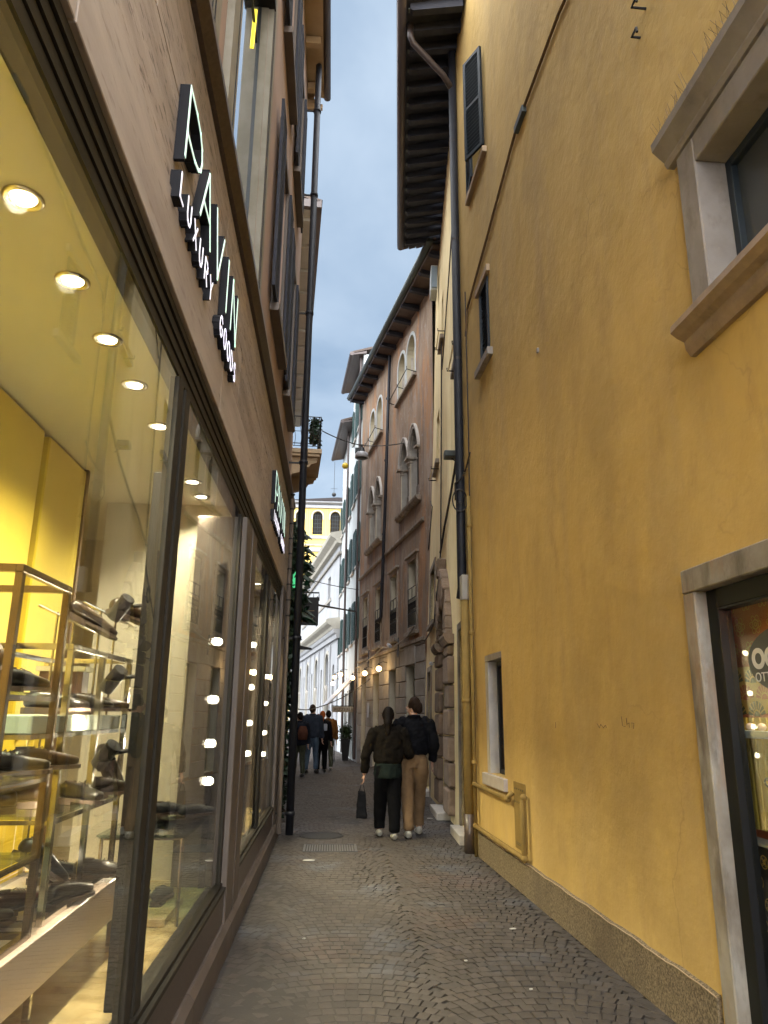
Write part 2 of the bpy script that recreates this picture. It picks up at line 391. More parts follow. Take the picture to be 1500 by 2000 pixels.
def arc_pts(a, b_, zt, n=10, pointed=False):
    """arch curve from springing left to right within width a..b_, top at zt"""
    r = (b_ - a) / 2; cx = (a + b_) / 2; res = []
    for i in range(n + 1):
        t = pi - pi * i / n
        if pointed:
            hh = r * 1.25
            x = cx + r * cos(t); u = abs(cos(t)); z = zt - hh + hh * (1 - u ** 1.7) ** .75 if u < 1 else zt - hh
        else: x = cx + r * cos(t); z = zt - r + r * sin(t)
        res.append((x, z))
    return res
def wall(mb, s0, s1, z0, z1, ops, dep0=.25, m=0, mr=None, d=0.0):
    """front face of a wall with openings (a,b,zb,zt[,arch]) and their reveals"""
    if mr is None: mr = m
    ss = sorted({s0, s1, *[o[0] for o in ops], *[o[1] for o in ops]}); zz = sorted({z0, z1, *[o[2] for o in ops], *[o[3] for o in ops]})
    ss = [x for x in ss if s0 <= x <= s1]; zz = [x for x in zz if z0 <= x <= z1]
    for i in range(len(ss) - 1):
        for j in range(len(zz) - 1):
            cs, cz = (ss[i] + ss[i + 1]) / 2, (zz[j] + zz[j + 1]) / 2
            if any(o[0] < cs < o[1] and o[2] < cz < o[3] for o in ops): continue
            mb.quad((ss[i], d, zz[j]), (ss[i + 1], d, zz[j]), (ss[i + 1], d, zz[j + 1]), (ss[i], d, zz[j + 1]), m)
    for o in ops:
        depth = o[5] if len(o) > 5 else dep0
        a, b_, zb, zt = o[:4]; arch = len(o) > 4 and o[4]
        if arch:
            pts = arc_pts(a, b_, zt, 12, arch == 'p')
            for (xa, za), (xb, zb_) in zip(pts, pts[1:]):
                mb.quad((xa, d, za), (xb, d, zb_), (xb, d, zt), (xa, d, zt), m)
            outline = [(a, zb)] + pts + [(b_, zb)]
        else: outline = [(a, zb), (a, zt), (b_, zt), (b_, zb)]
        n = len(outline)
        for i in range(n):
            p, q = outline[i], outline[(i + 1) % n]
            mb.quad((p[0], d, p[1]), (q[0], d, q[1]), (q[0], d - depth, q[1]), (p[0], d - depth, p[1]), mr)
def archfill(mb, a, b_, zb, zt, d0, d1, arch=True, m=0):
    """solid panel filling an arched opening"""
    pts = [(a, zb)] + arc_pts(a, b_, zt, 12, arch == 'p') + [(b_, zb)]
    mb.prism([(x, d0, z) for x, z in pts], (0, d1 - d0, 0), m)
def archring(mb, a, b_, zb, zt, w, d0, d1, arch=True, m=0, n=12):
    """moulding that follows an arch"""
    inn = arc_pts(a, b_, zt, n, arch == 'p'); out = arc_pts(a - w, b_ + w, zt + w, n, arch == 'p')
    inn = [(a, zb)] + inn + [(b_, zb)]; out = [(a - w, zb)] + out + [(b_ + w, zb)]
    for i in range(len(inn) - 1):
        A, B, D, E = inn[i], inn[i + 1], out[i + 1], out[i]
        mb.prism([(A[0], d0, A[1]), (B[0], d0, B[1]), (D[0], d0, D[1]), (E[0], d0, E[1])], (0, d1 - d0, 0), m)
def frame4(mb, a, b_, zb, zt, w, d0, d1, m=0, bottom=True):
    mb.box(a, a + w, d0, d1, zb, zt, m); mb.box(b_ - w, b_, d0, d1, zb, zt, m)
    mb.box(a + w, b_ - w, d0, d1, zt - w, zt, m)
    if bottom: mb.box(a + w, b_ - w, d0, d1, zb, zb + w, m)

# ------------------------------------------------------------------ ground
g = MB(); g.box(-60, 60, -30, 160, -.30, -.06); struct(g.build('ground', m_ground))
# mortar bed of the street and the cobbles in segmental arcs
st = MB()
NX, NY = 24, 400
def sw(y):   # left and right edge of the street
    L = -.70 if y < 12 else -.95 - (y - 12.2) * .065
    R = 2.10 - .0285 * y if y < 9.9 else (1.84 + .0384 * (y - 9.95) if y < 18 else 2.16 - .1405 * (y - 18) if y < 26.6 else .95 - .08 * (y - 26.6))
    return L, R
vs = []; fs = []
for j in range(NY + 1):
    y = -7 + 67 * j / NY; L, R = sw(y); L -= 1.2 if y > 22 else 0; L -= max(0, y - 26) * .3
    for i in range(NX + 1):
        x = L + (R - L) * i / NX
        vs.append((x, y, -.0125 + .0022 * sin(x * 3.1 + y * 1.3) * sin(y * .9 - x) + .0094 * max(0, min(1, (.62 + .16 * sin(y * 1.1 + 1) + .07 * sin(y * 3.7) - x) / .30))))
for j in range(NY):
    for i in range(NX):
        a = j * (NX + 1) + i; fs.append((a, a + 1, a + NX + 2, a + NX + 1))
st.add(vs, fs); street = struct(st.build('street', m_mort, smooth=True)); street['label'] = 'narrow cobbled alley street'

def cob_mesh(w, l, seed, h=.012):
    r = random.Random(seed); v = []
    j = lambda s: r.uniform(-s, s) * 1.2
    base = [(-w / 2 + j(.004), -l / 2 + j(.005)), (j(.006), -l / 2 + j(.005)), (w / 2 + j(.004), -l / 2 + j(.005)), (w / 2 + j(.004), l / 2 + j(.005)), (j(.006), l / 2 + j(.005)), (-w / 2 + j(.004), l / 2 + j(.005))]
    tl = (j(.012), j(.012)); top = [(x * .95, y * .965) for x, y in base]; tz = [x * tl[0] + y * tl[1] for x, y in top]
    v = [(x, y, -h - .006) for x, y in base] + [(x * .99, y * .99, -.003) for x, y in base] + [(x, y, z) for (x, y), z in zip(top, tz)]
    f = [(i, (i + 1) % 6, 6 + (i + 1) % 6, 6 + i) for i in range(6)] + [(6 + i, 6 + (i + 1) % 6, 12 + (i + 1) % 6, 12 + i) for i in range(6)] + [(12, 13, 14, 15, 16, 17)]
    return v, f
CW_, CL_ = .076, .098
cobs = []
colw = 1.10; R0 = 1.0
for c in range(-3, 4):
    xc = 1.24 + c * colw
    nrow = int((62) / CL_)
    for k in range(nrow):
        yk = 1.6 + k * CL_
        if yk > 46: break
        half = math.asin(min(1, colw / 2 / R0))
        n = int(2 * half * R0 / CW_); off = random.uniform(0, 1)
        for i in range(-1, n + 1):
            t = -half + (i + off) * CW_ / R0
            if abs(t) > half * 1.0: continue
            x = xc + R0 * sin(t); y = yk + R0 * cos(t) - R0
            L, Rr = sw(y)
            if y > 22: L -= 1.2 + max(0, y - 26) * .3
            if x < L + .05 or x > Rr - .03 or y < 2.2: continue
            # the drain and manhole lie free
            if -.31 < x < .39 and 9.70 < y < 10.26: continue
            if (x + .08) ** 2 + (y - 10.95) ** 2 < .36 ** 2: continue
            cobs.append((x + random.uniform(-.003, .003), y + random.uniform(-.004, .004), -t + random.uniform(-.05, .05)))
cobs.sort(key=lambda c: abs(c[1] - 4.25) + (100 if c[1] < 4.25 else 0))
protos = [cob_mesh(CW_ * random.uniform(.87, .95), CL_ * random.uniform(.87, .94), i) for i in range(24)]
pm = []
for i, (v, f) in enumerate(protos):
    me = bpy.data.meshes.new('cobblestone'); me.from_pydata(v, [], f); me.materials.append(m_cob)
    pm.append(me)
# worn, dirt-filled zones sit lower
def sink(x, y):
    w = .5 + .5 * sin(x * 2.3 + 1.1) * cos(y * 1.1 + x) + (.55 if x < .55 else 0) + (.5 if x > 1.62 else 0)
    return -.0012 * max(0, min(1.2, w)) + random.uniform(-.0012, .0008)
for i, (x, y, a) in enumerate(cobs[:300]):
    o = bpy.data.objects.new('cobblestone', pm[i % 24]); C.objects.link(o); o.parent = street
    o.location = (x, y, sink(x, y)); o.rotation_euler = (random.uniform(-.02, .02), random.uniform(-.02, .02), a)
vs = []; fs = []
for i, (x, y, a) in enumerate(cobs[300:]):
    v, f = protos[random.randrange(24)]; ca, sa = cos(a), sin(a); z0 = sink(x, y); n = len(vs)
    vs += [(x + p[0] * ca - p[1] * sa, y + p[0] * sa + p[1] * ca, p[2] + z0) for p in v]
    fs += [tuple(q + n for q in ff) for ff in f]
cb = MB(); cb.v = vs; cb.f = fs; cb.m = [0] * len(fs)
cb.build('cobblestones', m_cob, street, smooth=False, norm=False, kind='stuff')

# smooth worn concrete strip along the shop
s_ = MB(); 0 and s_.box(-.70, -.52, 2.3, 10.2, -.02, .003); pass

# drain grate: frame + bars
dr = thing('drain_grate', 'iron slotted drain grate set across the cobbles before the couple', 'drain', (.04, 9.98, 0))
b = MB(); frame4_pts = [(-.29, .37, 9.72, 9.745), (-.29, .37, 10.215, 10.24), (-.29, -.265, 9.745, 10.215), (.345, .37, 9.745, 10.215)]
for x0, x1, y0, y1 in frame4_pts: b.box(x0, x1, y0, y1, -.02, .002)
b.build('frame', m_iron2 := mat('worn_iron', (.035, .038, .046), .5, metal=.2, col2=(.06, .062, .07), nscale=20), dr)
for i in range(20):
    x = -.25 + i * .031
    b = MB(); b.box(x, x + .017, 9.745, 10.215, -.02, -.001); b.build('bar', m_iron2, dr)
b = MB(); b.box(-.265, .345, 9.745, 10.215, -.03, -.024); b.build('pit', m_dark, dr)
mh = thing('manhole_cover', 'round dark iron manhole cover sunk in the cobbles just beyond the drain', 'manhole cover', (-.08, 10.95, 0))
b = MB(); b.lathe([(.27, -.02), (.27, .002), (.255, .003), (.24, .0015), (.0001, .0015)], (-.08, 10.95, 0), 28); b.build('lid', m_lid := mat('dark_cast_iron', (.016, .016, .018), .7, spec=.3, col2=(.028, .027, .027), nscale=25, bump=.4, bscale=50), mh)
b = MB(); b.lathe([(.30, -.02), (.30, .003), (.278, .003), (.278, -.02)], (-.08, 10.95, 0), 28); b.build('rim', m_lid, mh)
for i, (x, y, a, s, lb) in enumerate([(-.2, 9.12, .3, .075, 'flat scrap of white paper on the cobbles below the drain grate'),
        (1.45, 6.3, .9, .03, 'small white crumpled paper near the plinth of the yellow wall'),
        (.95, 5.55, .4, .014, 'tiny white crumb of litter in the middle of the near cobbles'),
        (1.25, 5.0, .7, .013, 'tiny white crumb of litter on the crest of the nearest cobble arc'),
        (-.15, 6.1, 1.4, .014, 'tiny white crumb of litter on the left side of the cobbles'),
        (1.62, 12.6, .2, .05, 'white paper scrap by the wall just right of the walking man')]):
    b = MB(); b.prism([(x + s * cos(a + t) * r, y + s * sin(a + t) * r * .7, .006) for t, r in ((0, 1), (1.1, .7), (2.2, .9), (3.3, 1), (4.1, .75), (5.3, .9))], (0, 0, .006))
    tag(b.build('litter', m_paper), lb, 'litter', 'scraps of litter on the street')

# ------------------------------------------------------------------ left: shop building
shop = thing('shop_building', 'brown stone building on the left with lit shop windows', 'building', (-.7, 5, 0))
b = MB(LF)
YE = 11.3
ops = [(.4, 2.9, 4.95, 7.9), (3.78, 5.35, 4.95, 7.85), (6.9, 7.9, 5.6, 7.8), (9.0, 9.9, 5.6, 7.8),
       (2.2, 3.3, 9.0, 11.2), (4.4, 5.4, 9.0, 11.2), (6.8, 7.8, 9.0, 11.2), (9.0, 9.9, 9.0, 11.2)]
wall(b, -1.5, YE, 4.78, 12.72, ops, .35, d=-.06)
b.build('wall', m_left, shop)
b = MB(LF); b.box(-1.5, YE - .005, -3.6, -3.5, 0, 12.7); b.box(YE - .2, YE, -3.5, -.065, 3.6, 12.7); b.box(-1.6, -1.5, -3.6, -.06, 0, 12.7); b.box(YE-.2, YE, -3.5, -.45, 0, 3.6)
b.build('side_wall', m_left, shop)
b = MB(LF); b.box(-1.5, YE - .2, -3.5, -.45, 3.5, 3.6); b.build('upper_floor', m_brownw, shop)
# stone cladding panels between window head and string course
for (z0, z1, dd, mm, brk) in ((3.30, 3.64, -.035, m_travs, [-1.5, 1.55, 4.1, 6.7, 9.2, YE]), (3.646, 4.105, -.045, m_trav, [-1.5, -.4, 1.3, 3.0, 4.9, 6.6, 8.3, 10.0, YE]),
                              (4.111, 4.65, -.045, m_trav, [-1.5, .5, 2.2, 4.0, 5.8, 7.4, 9.1, 10.6, YE])):
    for a, c in zip(brk, brk[1:]):
        b = MB(LF); b.box(a + .003, c - .003, -.12, dd, z0 + .001, z1 - .001); b.build('stone_panel', mm, shop, bevel=.003)
b = MB(LF); b.box(-1.5, YE, -.3, -.125, 3.33, 4.66); b.build('backing_wall', m_dark, shop)
b = MB(LF); b.prism([(-1.5, -.1, 4.655), (-1.5, -.02, 4.655), (-1.5, .03, 4.70), (-1.5, .03, 4.745), (-1.5, .0, 4.775), (-1.5, -.1, 4.80)], (YE + 1.5, 0, 0)); b.build('string_course', m_granite, shop)
# bronze head beam with grooves
b = MB(LF)
for z0, z1, d1 in ((3.10, 3.15, -.078), (3.155, 3.20, -.071), (3.205, 3.25, -.063), (3.255, 3.295, -.053)): b.box(-1.4, 10.75, -.16, d1, z0, z1)
b.build('head_beam', m_bronze, shop)
b = MB(LF); b.box(-1.4, 10.75, -.15, -.09, 3.12, 3.29); b.build('head_beam_core', m_dark, shop)
# piers
for a, c in ((5.74, 6.5), (10.28, 11.3), (-1.5, -1.2)):
    b = MB(LF); b.box(a, c, -.42, -.03, .0, 3.096 if c < 11 else 3.32); b.build('pier', m_granite2, shop, bevel=.006)
for a in (6.12, 10.8):
    b = MB(LF); b.box(a, a + .012, -.032, -.024, .1, 3.09); b.build('pier_joint', m_granite, shop)
# plinth, ledge and sills
for a, c in ((-1.2, .6), (.605, 3.28), (3.285, 5.735), (6.505, 8.4), (8.405, 10.275)):
    b = MB(LF); b.box(a, c, -.12, -.045, .2, .405); b.build('plinth_panel', m_granite, shop, bevel=.003)
for a, c in ((-1.5, .3), (.304, 2.6), (2.604, 4.4), (4.404, 5.9), (5.904, 8.1), (8.104, 10.0), (10.004, 11.3)):
    b = MB(LF); b.prism([(a, -.12, 0), (a, .0, 0), (a, .0, .165), (a, -.03, .20), (a, -.12, .20)], (c - a, 0, 0)); b.build('ledge_stone', m_granite2, shop, bevel=.002)
for a, c in ((-1.2, 5.735), (6.505, 10.275)):
    b = MB(LF); b.box(a, c, -.17, -.035, .406, .432); b.build('sill', m_bronze, shop, bevel=.003)
    b = MB(LF); b.box(a, c, -.11, -.06, .433, .455); b.build('sill_rail', m_bronze, shop)
# mullions
for y in (3.33, 8.40, -.2):
    for a, c in ((y - .13, y - .035), (y + .025, y + .13)):
        b = MB(LF); b.box(a, c, -.118, -.072, .456, 3.10); b.build('mullion', m_bronze, shop, bevel=.003)
    b = MB(LF); b.box(y - .035, y + .025, -.112, -.098, .456, 3.10); b.build('mullion_gap', m_dark, shop)
for y in (5.70, 6.535, 10.245):
    b = MB(LF); b.box(y - .035, y + .035, -.12, -.07, .456, 3.099); b.build('jamb_frame', m_bronze, shop, bevel=.003)
# panes
for a, c in ((-1.2, -.33), (-.07, 3.20), (3.46, 5.665), (6.57, 8.27), (8.53, 10.21)):
    b = MB(LF); b.box(a, c, -.094, -.084, .44, 3.11); b.build('window_pane', m_glass, shop)
# interior shell
b = MB(LF); b.box(-1.4, 10.9, -3.5, -.17, 3.25, 3.30); b.build('ceiling', m_ceil, shop)
b = MB(LF); b.box(-1.4, 10.9, -3.5, -.17, .38, .43); b.build('floor', m_floor, shop)
b = MB(LF); b.box(-1.4, 10.9, -3.5, -3.42, .43, 3.25); b.build('back_wall', m_brownw, shop)
b = MB(LF); b.box(5.98, 6.1, -1.2, -.17, .43, 3.25); b.box(10.8, 10.9, -3.4, -.17, .43, 3.25); b.box(7.0, 10.8, -1.3, -1.2, .43, 3.25); b.box(6.1, 7.0, -1.2, -1.15, .43, 3.25); b.build('partition', m_shopw, shop)
b = MB(LF); b.box(7.4, 7.5, -3.4, -1.3, .43, 3.25); b.box(-1.5, -1.4, -3.4, -.17, .43, 3.25); b.build('end_wall', m_shopw, shop)
# yellow felt panels (each one its own), pleats below
for a, c in ((-1.3, .25), (.28, 1.85), (1.88, 3.42), (3.45, 4.33), (4.42, 5.12)):
    b = MB(LF); b.box(a, c, -1.17, -1.10, 1.5, 3.235); b.build('yellow_panel', m_felt, shop, bevel=.01)
b = MB(LF); n = 150; pts = []
for i in range(n + 1):
    y = -1.3 + (5.12 + 1.3) * i / n; pts.append((y, -1.13 + .028 * sin(y * 34) + .01 * sin(y * 11.3)))
for (a, da), (c, dc) in zip(pts, pts[1:]): b.quad((a, da, .44), (c, dc, .44), (c, dc, 1.5), (a, da, 1.5))
b.build('yellow_curtain', m_felt, shop, smooth=True, norm=False)
b = MB(LF); b.box(4.33, 4.42, -1.2, -1.14, .43, 3.25); b.box(5.122, 5.16, -1.3, -1.09, .43, 3.25); b.build('panel_post', m_brownw, shop)

# downlights
def downlight(y, x, lbl, on=True):
    t = thing('ceiling_downlight', lbl, 'ceiling light', (x, y, 3.25), 'downlights along the shop ceiling')
    b = MB(); b.lathe([(.040, 3.2505), (.040, 3.244), (.062, 3.241), (.068, 3.2465), (.068, 3.2505)], (x, y, 0), 20); b.build('trim_ring', m_chrome, t, smooth=True)
    b = MB(); b.lathe([(.0385, 3.245), (.0385, 3.2425), (.001, 3.2425)], (x, y, 0), 16); b.build('lamp', m_litw, t)
    l = bpy.data.lights.new('downlight_beam', 'SPOT'); l.energy = 23 if y < 6.5 else 60; l.color = (1, .87, .62); l.spot_size = radians(125); l.spot_blend = .9; l.shadow_soft_size = .04
    lo = bpy.data.objects.new('downlight_beam', l); C.objects.link(lo); lo.parent = t; lo.location = (0, 0, -.014)
for y, x, lb in ((-1.2, -1.06, 'downlight over the first window behind the viewer'), (.4, -1.06, 'downlight over the near end of the first shop window'), (1.2, -1.06, 'downlight second from the near end of the first shop window'),
                 (2.19, -1.065, 'downlight nearest the viewer, topmost lit disc behind the glass'), (2.68, -1.065, 'second lit downlight down the slanting ceiling row'),
                 (3.16, -1.065, 'third lit downlight, with bright chrome rim, beside the first mullion side'), (3.65, -1.065, 'fourth lit downlight, left of the first mullion'), (4.23, -1.065, 'fifth lit downlight, just touching the first mullion'),
                 (5.33, -1.06, 'first downlight seen through the second window'), (5.72, -1.06, 'second downlight seen through the second window by the partition'),
                 (7.0, -1.0, 'upper downlight behind the third window'), (7.7, -1.0, 'lower downlight behind the third window'), (8.9, -1.0, 'upper downlight behind the fourth window'), (9.8, -1.0, 'lower downlight behind the fourth window'),
                 (5.6, -2.6, 'paired downlight in the dim back room beyond the yellow panels'), (3.0, -2.4, 'downlight in the back room behind the yellow panels')):
    downlight(y, x, lb)

# spotlight rails
def rail(y, x, zs, aim, lbl, glow):
    t = thing('spotlight_rail', lbl, 'spotlight rail', (x, y, .43), 'upright spotlight rails inside the windows')
    b = MB(); b.box(x - .022, x + .022, y - .018, y + .018, .43, 2.72); b.build('rail', m_dark, t, bevel=.003)
    for z in zs:
        hd = Vector(aim).normalized(); c = Vector((x - .11, y - .03, z)) if not glow else Vector((x + .03, y - .1, z))
        b = MB(); b.tube([(x, y, z + .02), tuple(c)], .009, 8); a_ = b.build('spot_arm', m_dark, t)
        b = MB(); b.tube([tuple(c - hd * .06), tuple(c + hd * .06)], .033, 14); h = b.build('spot_head', m_dark, t, smooth=False)
        b = MB(); b.tube([tuple(c + hd * .0605), tuple(c + hd * .062)], .029, 14); b.build('spot_lens', m_litw, h)
        l = bpy.data.lights.new('spot_beam', 'SPOT'); l.energy = 7 if not glow else 3; l.color = (1, .88, .66); l.spot_size = radians(60); l.spot_blend = .7; l.shadow_soft_size = .03
        lo = bpy.data.objects.new('spot_beam', l); C.objects.link(lo); lo.parent = t; lo.location = c + hd * .075 - t.location
        lo.rotation_euler = (-hd).to_track_quat('Z', 'Y').to_euler()
rail(3.50, -.86, (2.06, 1.74, 1.42), (-.6, .35, -.7), 'dark spotlight rail beside the first mullion, heads turned to the shoe racks', False)
rail(5.72, -.86, (2.10, 1.69, 1.39, 1.14), (.02, -1, .02), 'spotlight rail at the far side of the second window, four lamps glaring at the viewer', True)
rail(8.22, -.86, (2.30, 1.86, 1.5, 1.2), (.02, -1, .02), 'spotlight rail at the far side of the third window', True)
rail(10.12, -.86, (2.06, 1.72, 1.36, 1.10), (.02, -1, .02), 'spotlight rail behind the fourth window, beside the last pier', True)

# bench, racks, shelves
t = thing('display_bench', 'long pink laminate display bench running under the chrome shoe racks', 'bench', (-1.2, 2.5, .43))
b = MB(); b.box(-1.62, -1.06, -.5, 4.55, .60, .79); b.build('top', m_bench, t, bevel=.004)
for y in (-.3, .9, 2.15, 3.3, 4.4):
    for x in (-1.55, -1.12):
        b = MB(); b.box(x - .012, x + .012, y - .012, y + .012, .43, .60); b.build('leg', m_chrome, t)
def rack(x0, x1, y0, y1, z0, z1, shelves, lbl, r=.014, extra=()):
    m_chrome = m_rackb if z1 > 2.05 else globals()['m_chrome']
    t = thing('display_rack', lbl, 'rack', ((x0 + x1) / 2, (y0 + y1) / 2, z0), 'chrome racks on the pink bench')
    for x in (x0, x1):
        for y in (y0, y1) + tuple(extra):
            b = MB(); b.box(x - r, x + r, y - r, y + r, z0, z1 - r * 2); b.build('post', m_chrome, t, bevel=.002)
        b = MB(); b.box(x - r, x + r, y0 - r, y1 + r, z1 - 2 * r + .0005, z1); b.build('rail', m_chrome, t, bevel=.002)
        b = MB(); b.box(x - r, x + r, y0 + r, y1 - r, z0, z0 + r * 1.5); b.build('rail', m_chrome, t)
    for y in (y0, y1):
        b = MB(); b.box(x0 + r, x1 - r, y - r, y + r, z1 - 2 * r + .0005, z1); b.build('rail', m_chrome, t)
        b = MB(); b.box(x0 + r, x1 - r, y - r, y + r, z0, z0 + r * 1.5); b.build('rail', m_chrome, t)
    for z in shelves:
        b = MB(); b.box(x0 + .01, x1 - .01, y0 + r, y1 - r, z - .004, z + .006); s = b.build('shelf', m_glass2, t)
        b = MB()
        for x in (x0, x1): b.box(x - .008, x + .008, y0 + r, y1 - r, z - .022, z - .006)
        for y in (y0, y1): b.box(x0 + r, x1 - r, y - .008, y + .008, z - .022, z - .006)
        b.build('shelf_rail', m_chrome, s)
    return t
rack(-1.60, -1.10, 2.66, 3.14, .79, 2.10, (1.08, 1.36, 1.66), 'tall chrome-framed shoe rack nearest the viewer behind the first pane')
rack(-1.55, -1.11, 3.30, 4.25, .79, 1.88, (1.18,), 'lower wide chrome-framed shoe rack behind the tall one', .013, (3.75,))
rack(-1.60, -1.10, 1.75, 2.25, .79, 2.0, (1.08, 1.5), 'chrome-framed shoe rack at the left picture edge, nearly out of view')
t = thing('display_shelf', 'thick pale acrylic shelf at eye level across the lower rack', 'shelf', (-1.3, 3.7, 1.55))
b = MB(); b.box(-1.54, -1.13, 3.02, 4.24, 1.515, 1.585); b.build('slab', m_shelf, t, bevel=.004)
b = MB(); b.box(-1.54, -1.13, 3.02, 4.24, 1.495, 1.513); b.build('tray', m_chrome, t)
t = tag(MB().box(-1.5, -1.14, 2.15, 2.56, .792, 1.0).build('display_block', m_palebox, bevel=.004), 'pale blue laminate block on the bench at the left edge', 'display block')
sb = thing('shoe_box', 'dark brown shoe box with pale rim standing behind the shoes on the eye-level rack', 'box', (-1.45, 4.1, 1.59))
b = MB(); b.box(-1.50, -1.28, 4.02, 4.12, 1.60, 1.80); b.build('box_body', mat('box_brown', (.07, .03, .025), .6), sb)
b = MB(); b.box(-1.515, -1.265, 4.005, 4.135, 1.80, 1.825); b.build('box_lid', m_board, sb)

# glass table in the second window
t = thing('glass_table', 'low glass-topped table with thin steel legs in the second window', 'table', (-1.05, 5.4, .43))
b = MB(); b.box(-1.32, -.82, 4.70, 5.86, .905, .917); b.build('table_top', m_glass2, t)
b = MB(); b.box(-1.31, -.83, 4.71, 5.85, .897, .904); b.box(-1.3, -.84, 4.72, 5.84, .904, .9045); b.build('table_shelf', m_glass2, t)
for x in (-1.30, -.84):
    for y in (4.74, 5.82):
        b = MB(); b.tube([(x, y, .43), (x, y, .896)], .011, 8); b.build('leg', m_chrome, t)
    b = MB(); b.box(x - .008, x + .008, 4.74, 5.82, .884, .896); b.build('table_rail', m_chrome, t)
for y in (4.74, 5.82):
    b = MB(); b.box(-1.3, -.84, y - .008, y + .008, .884, .896); b.build('table_rail', m_chrome, t)
tag(MB().box(-1.2, -.90, 4.72, 5.26, .431, .475).build('display_plinth', m_floor, bevel=.004), 'low stone slab on the floor under the glass table carrying a pair of shoes', 'display plinth')

# shoes
def shoe_proto(mi, boot=False, laces=True):
    root = bpy.data.objects.new('shoe', None)
    L = .29; secs = []
    prof = [(0, .026, .055, .03), (.02, .034, .072, .05), (.07, .036, .074, .05), (.12, .034, .070, .05), (.16, .037, .062, .05), (.20, .044, .050, .05), (.24, .043, .043, .05), (.27, .034, .036, .05), (.288, .016, .028, .05)]
    if boot: prof = [(a, w, (h + (.075 if a < .1 else .055 if a < .13 else .018 if a < .17 else 0)), q) for a, w, h, q in prof]
    b = MB(); n = 12; vs = []; fs = []
    for a, w, h, q in prof:
        for j in range(n):
            t = 2 * pi * j / n; cx, sz = cos(t), sin(t)
            xx = w * (abs(cx) ** .7) * (1 if cx > 0 else -1); zz = .022 + (h - .0) * max(0, (.5 + .5 * sz)) ** .8
            if a < .13 and sz > .5: xx *= .72
            vs.append((xx, a, zz))
    for i in range(len(prof) - 1):
        for j in range(n): fs.append((i * n + j, i * n + (j + 1) % n, (i + 1) * n + (j + 1) % n, (i + 1) * n + j))
    fs += [tuple(range(n))[::-1], tuple((len(prof) - 1) * n + j for j in range(n))]
    b.add(vs, fs); up_ = b.build('upper', m_leath[mi], smooth=True)
    sm = up_.modifiers.new('s', 'SUBSURF'); sm.levels = 1; sm.render_levels = 1
    b = MB(); pts = []
    out = [(.0, .028), (.02, .036), (.07, .036), (.12, .033), (.17, .040), (.21, .048), (.25, .045), (.28, .032), (.298, .010)]
    poly = [(w, a, 0) for a, w in out] + [(-w, a, 0) for a, w in out[::-1]]
    b.prism([(x, y, .010) for x, y, z in poly], (0, 0, .014)); b.prism([(w, a, -.004) for a, w in out[:4]] + [(-w, a, -.004) for a, w in out[:4][::-1]], (0, 0, .0145))
    so = b.build('sole', m_sole)
    hh = prof[1][2] + .0225
    b = MB(); b.prism([(.018 * cos(t), .06 + .038 * sin(t), hh - .004) for t in [k * pi / 5 for k in range(10)]], (0, 0, .0065)); op = b.build('lining', m_sole)
    parts = [up_, so, op]
    if laces:
        b = MB()
        for k in range(4):
            y = .125 + k * .016; z = .022 + prof[3][2] - k * .0035 + (.05 - k * .013 if boot else 0)
            b.tube([(-.022, y, z - .008), (0, y + .003, z + .004), (.022, y, z - .008)], .0022, 5)
        parts.append(b.build('lace', m_lace))
    C.objects.link(root)
    for p in parts: p.parent = root
    return root
def set_shoe(root, loc, rot, lbl, pr=None):
    root.location = loc; root.rotation_euler = rot; root['label'] = lbl; root['category'] = 'shoe'; root['group'] = 'shoes on display in the shop window'
protos_s = {}
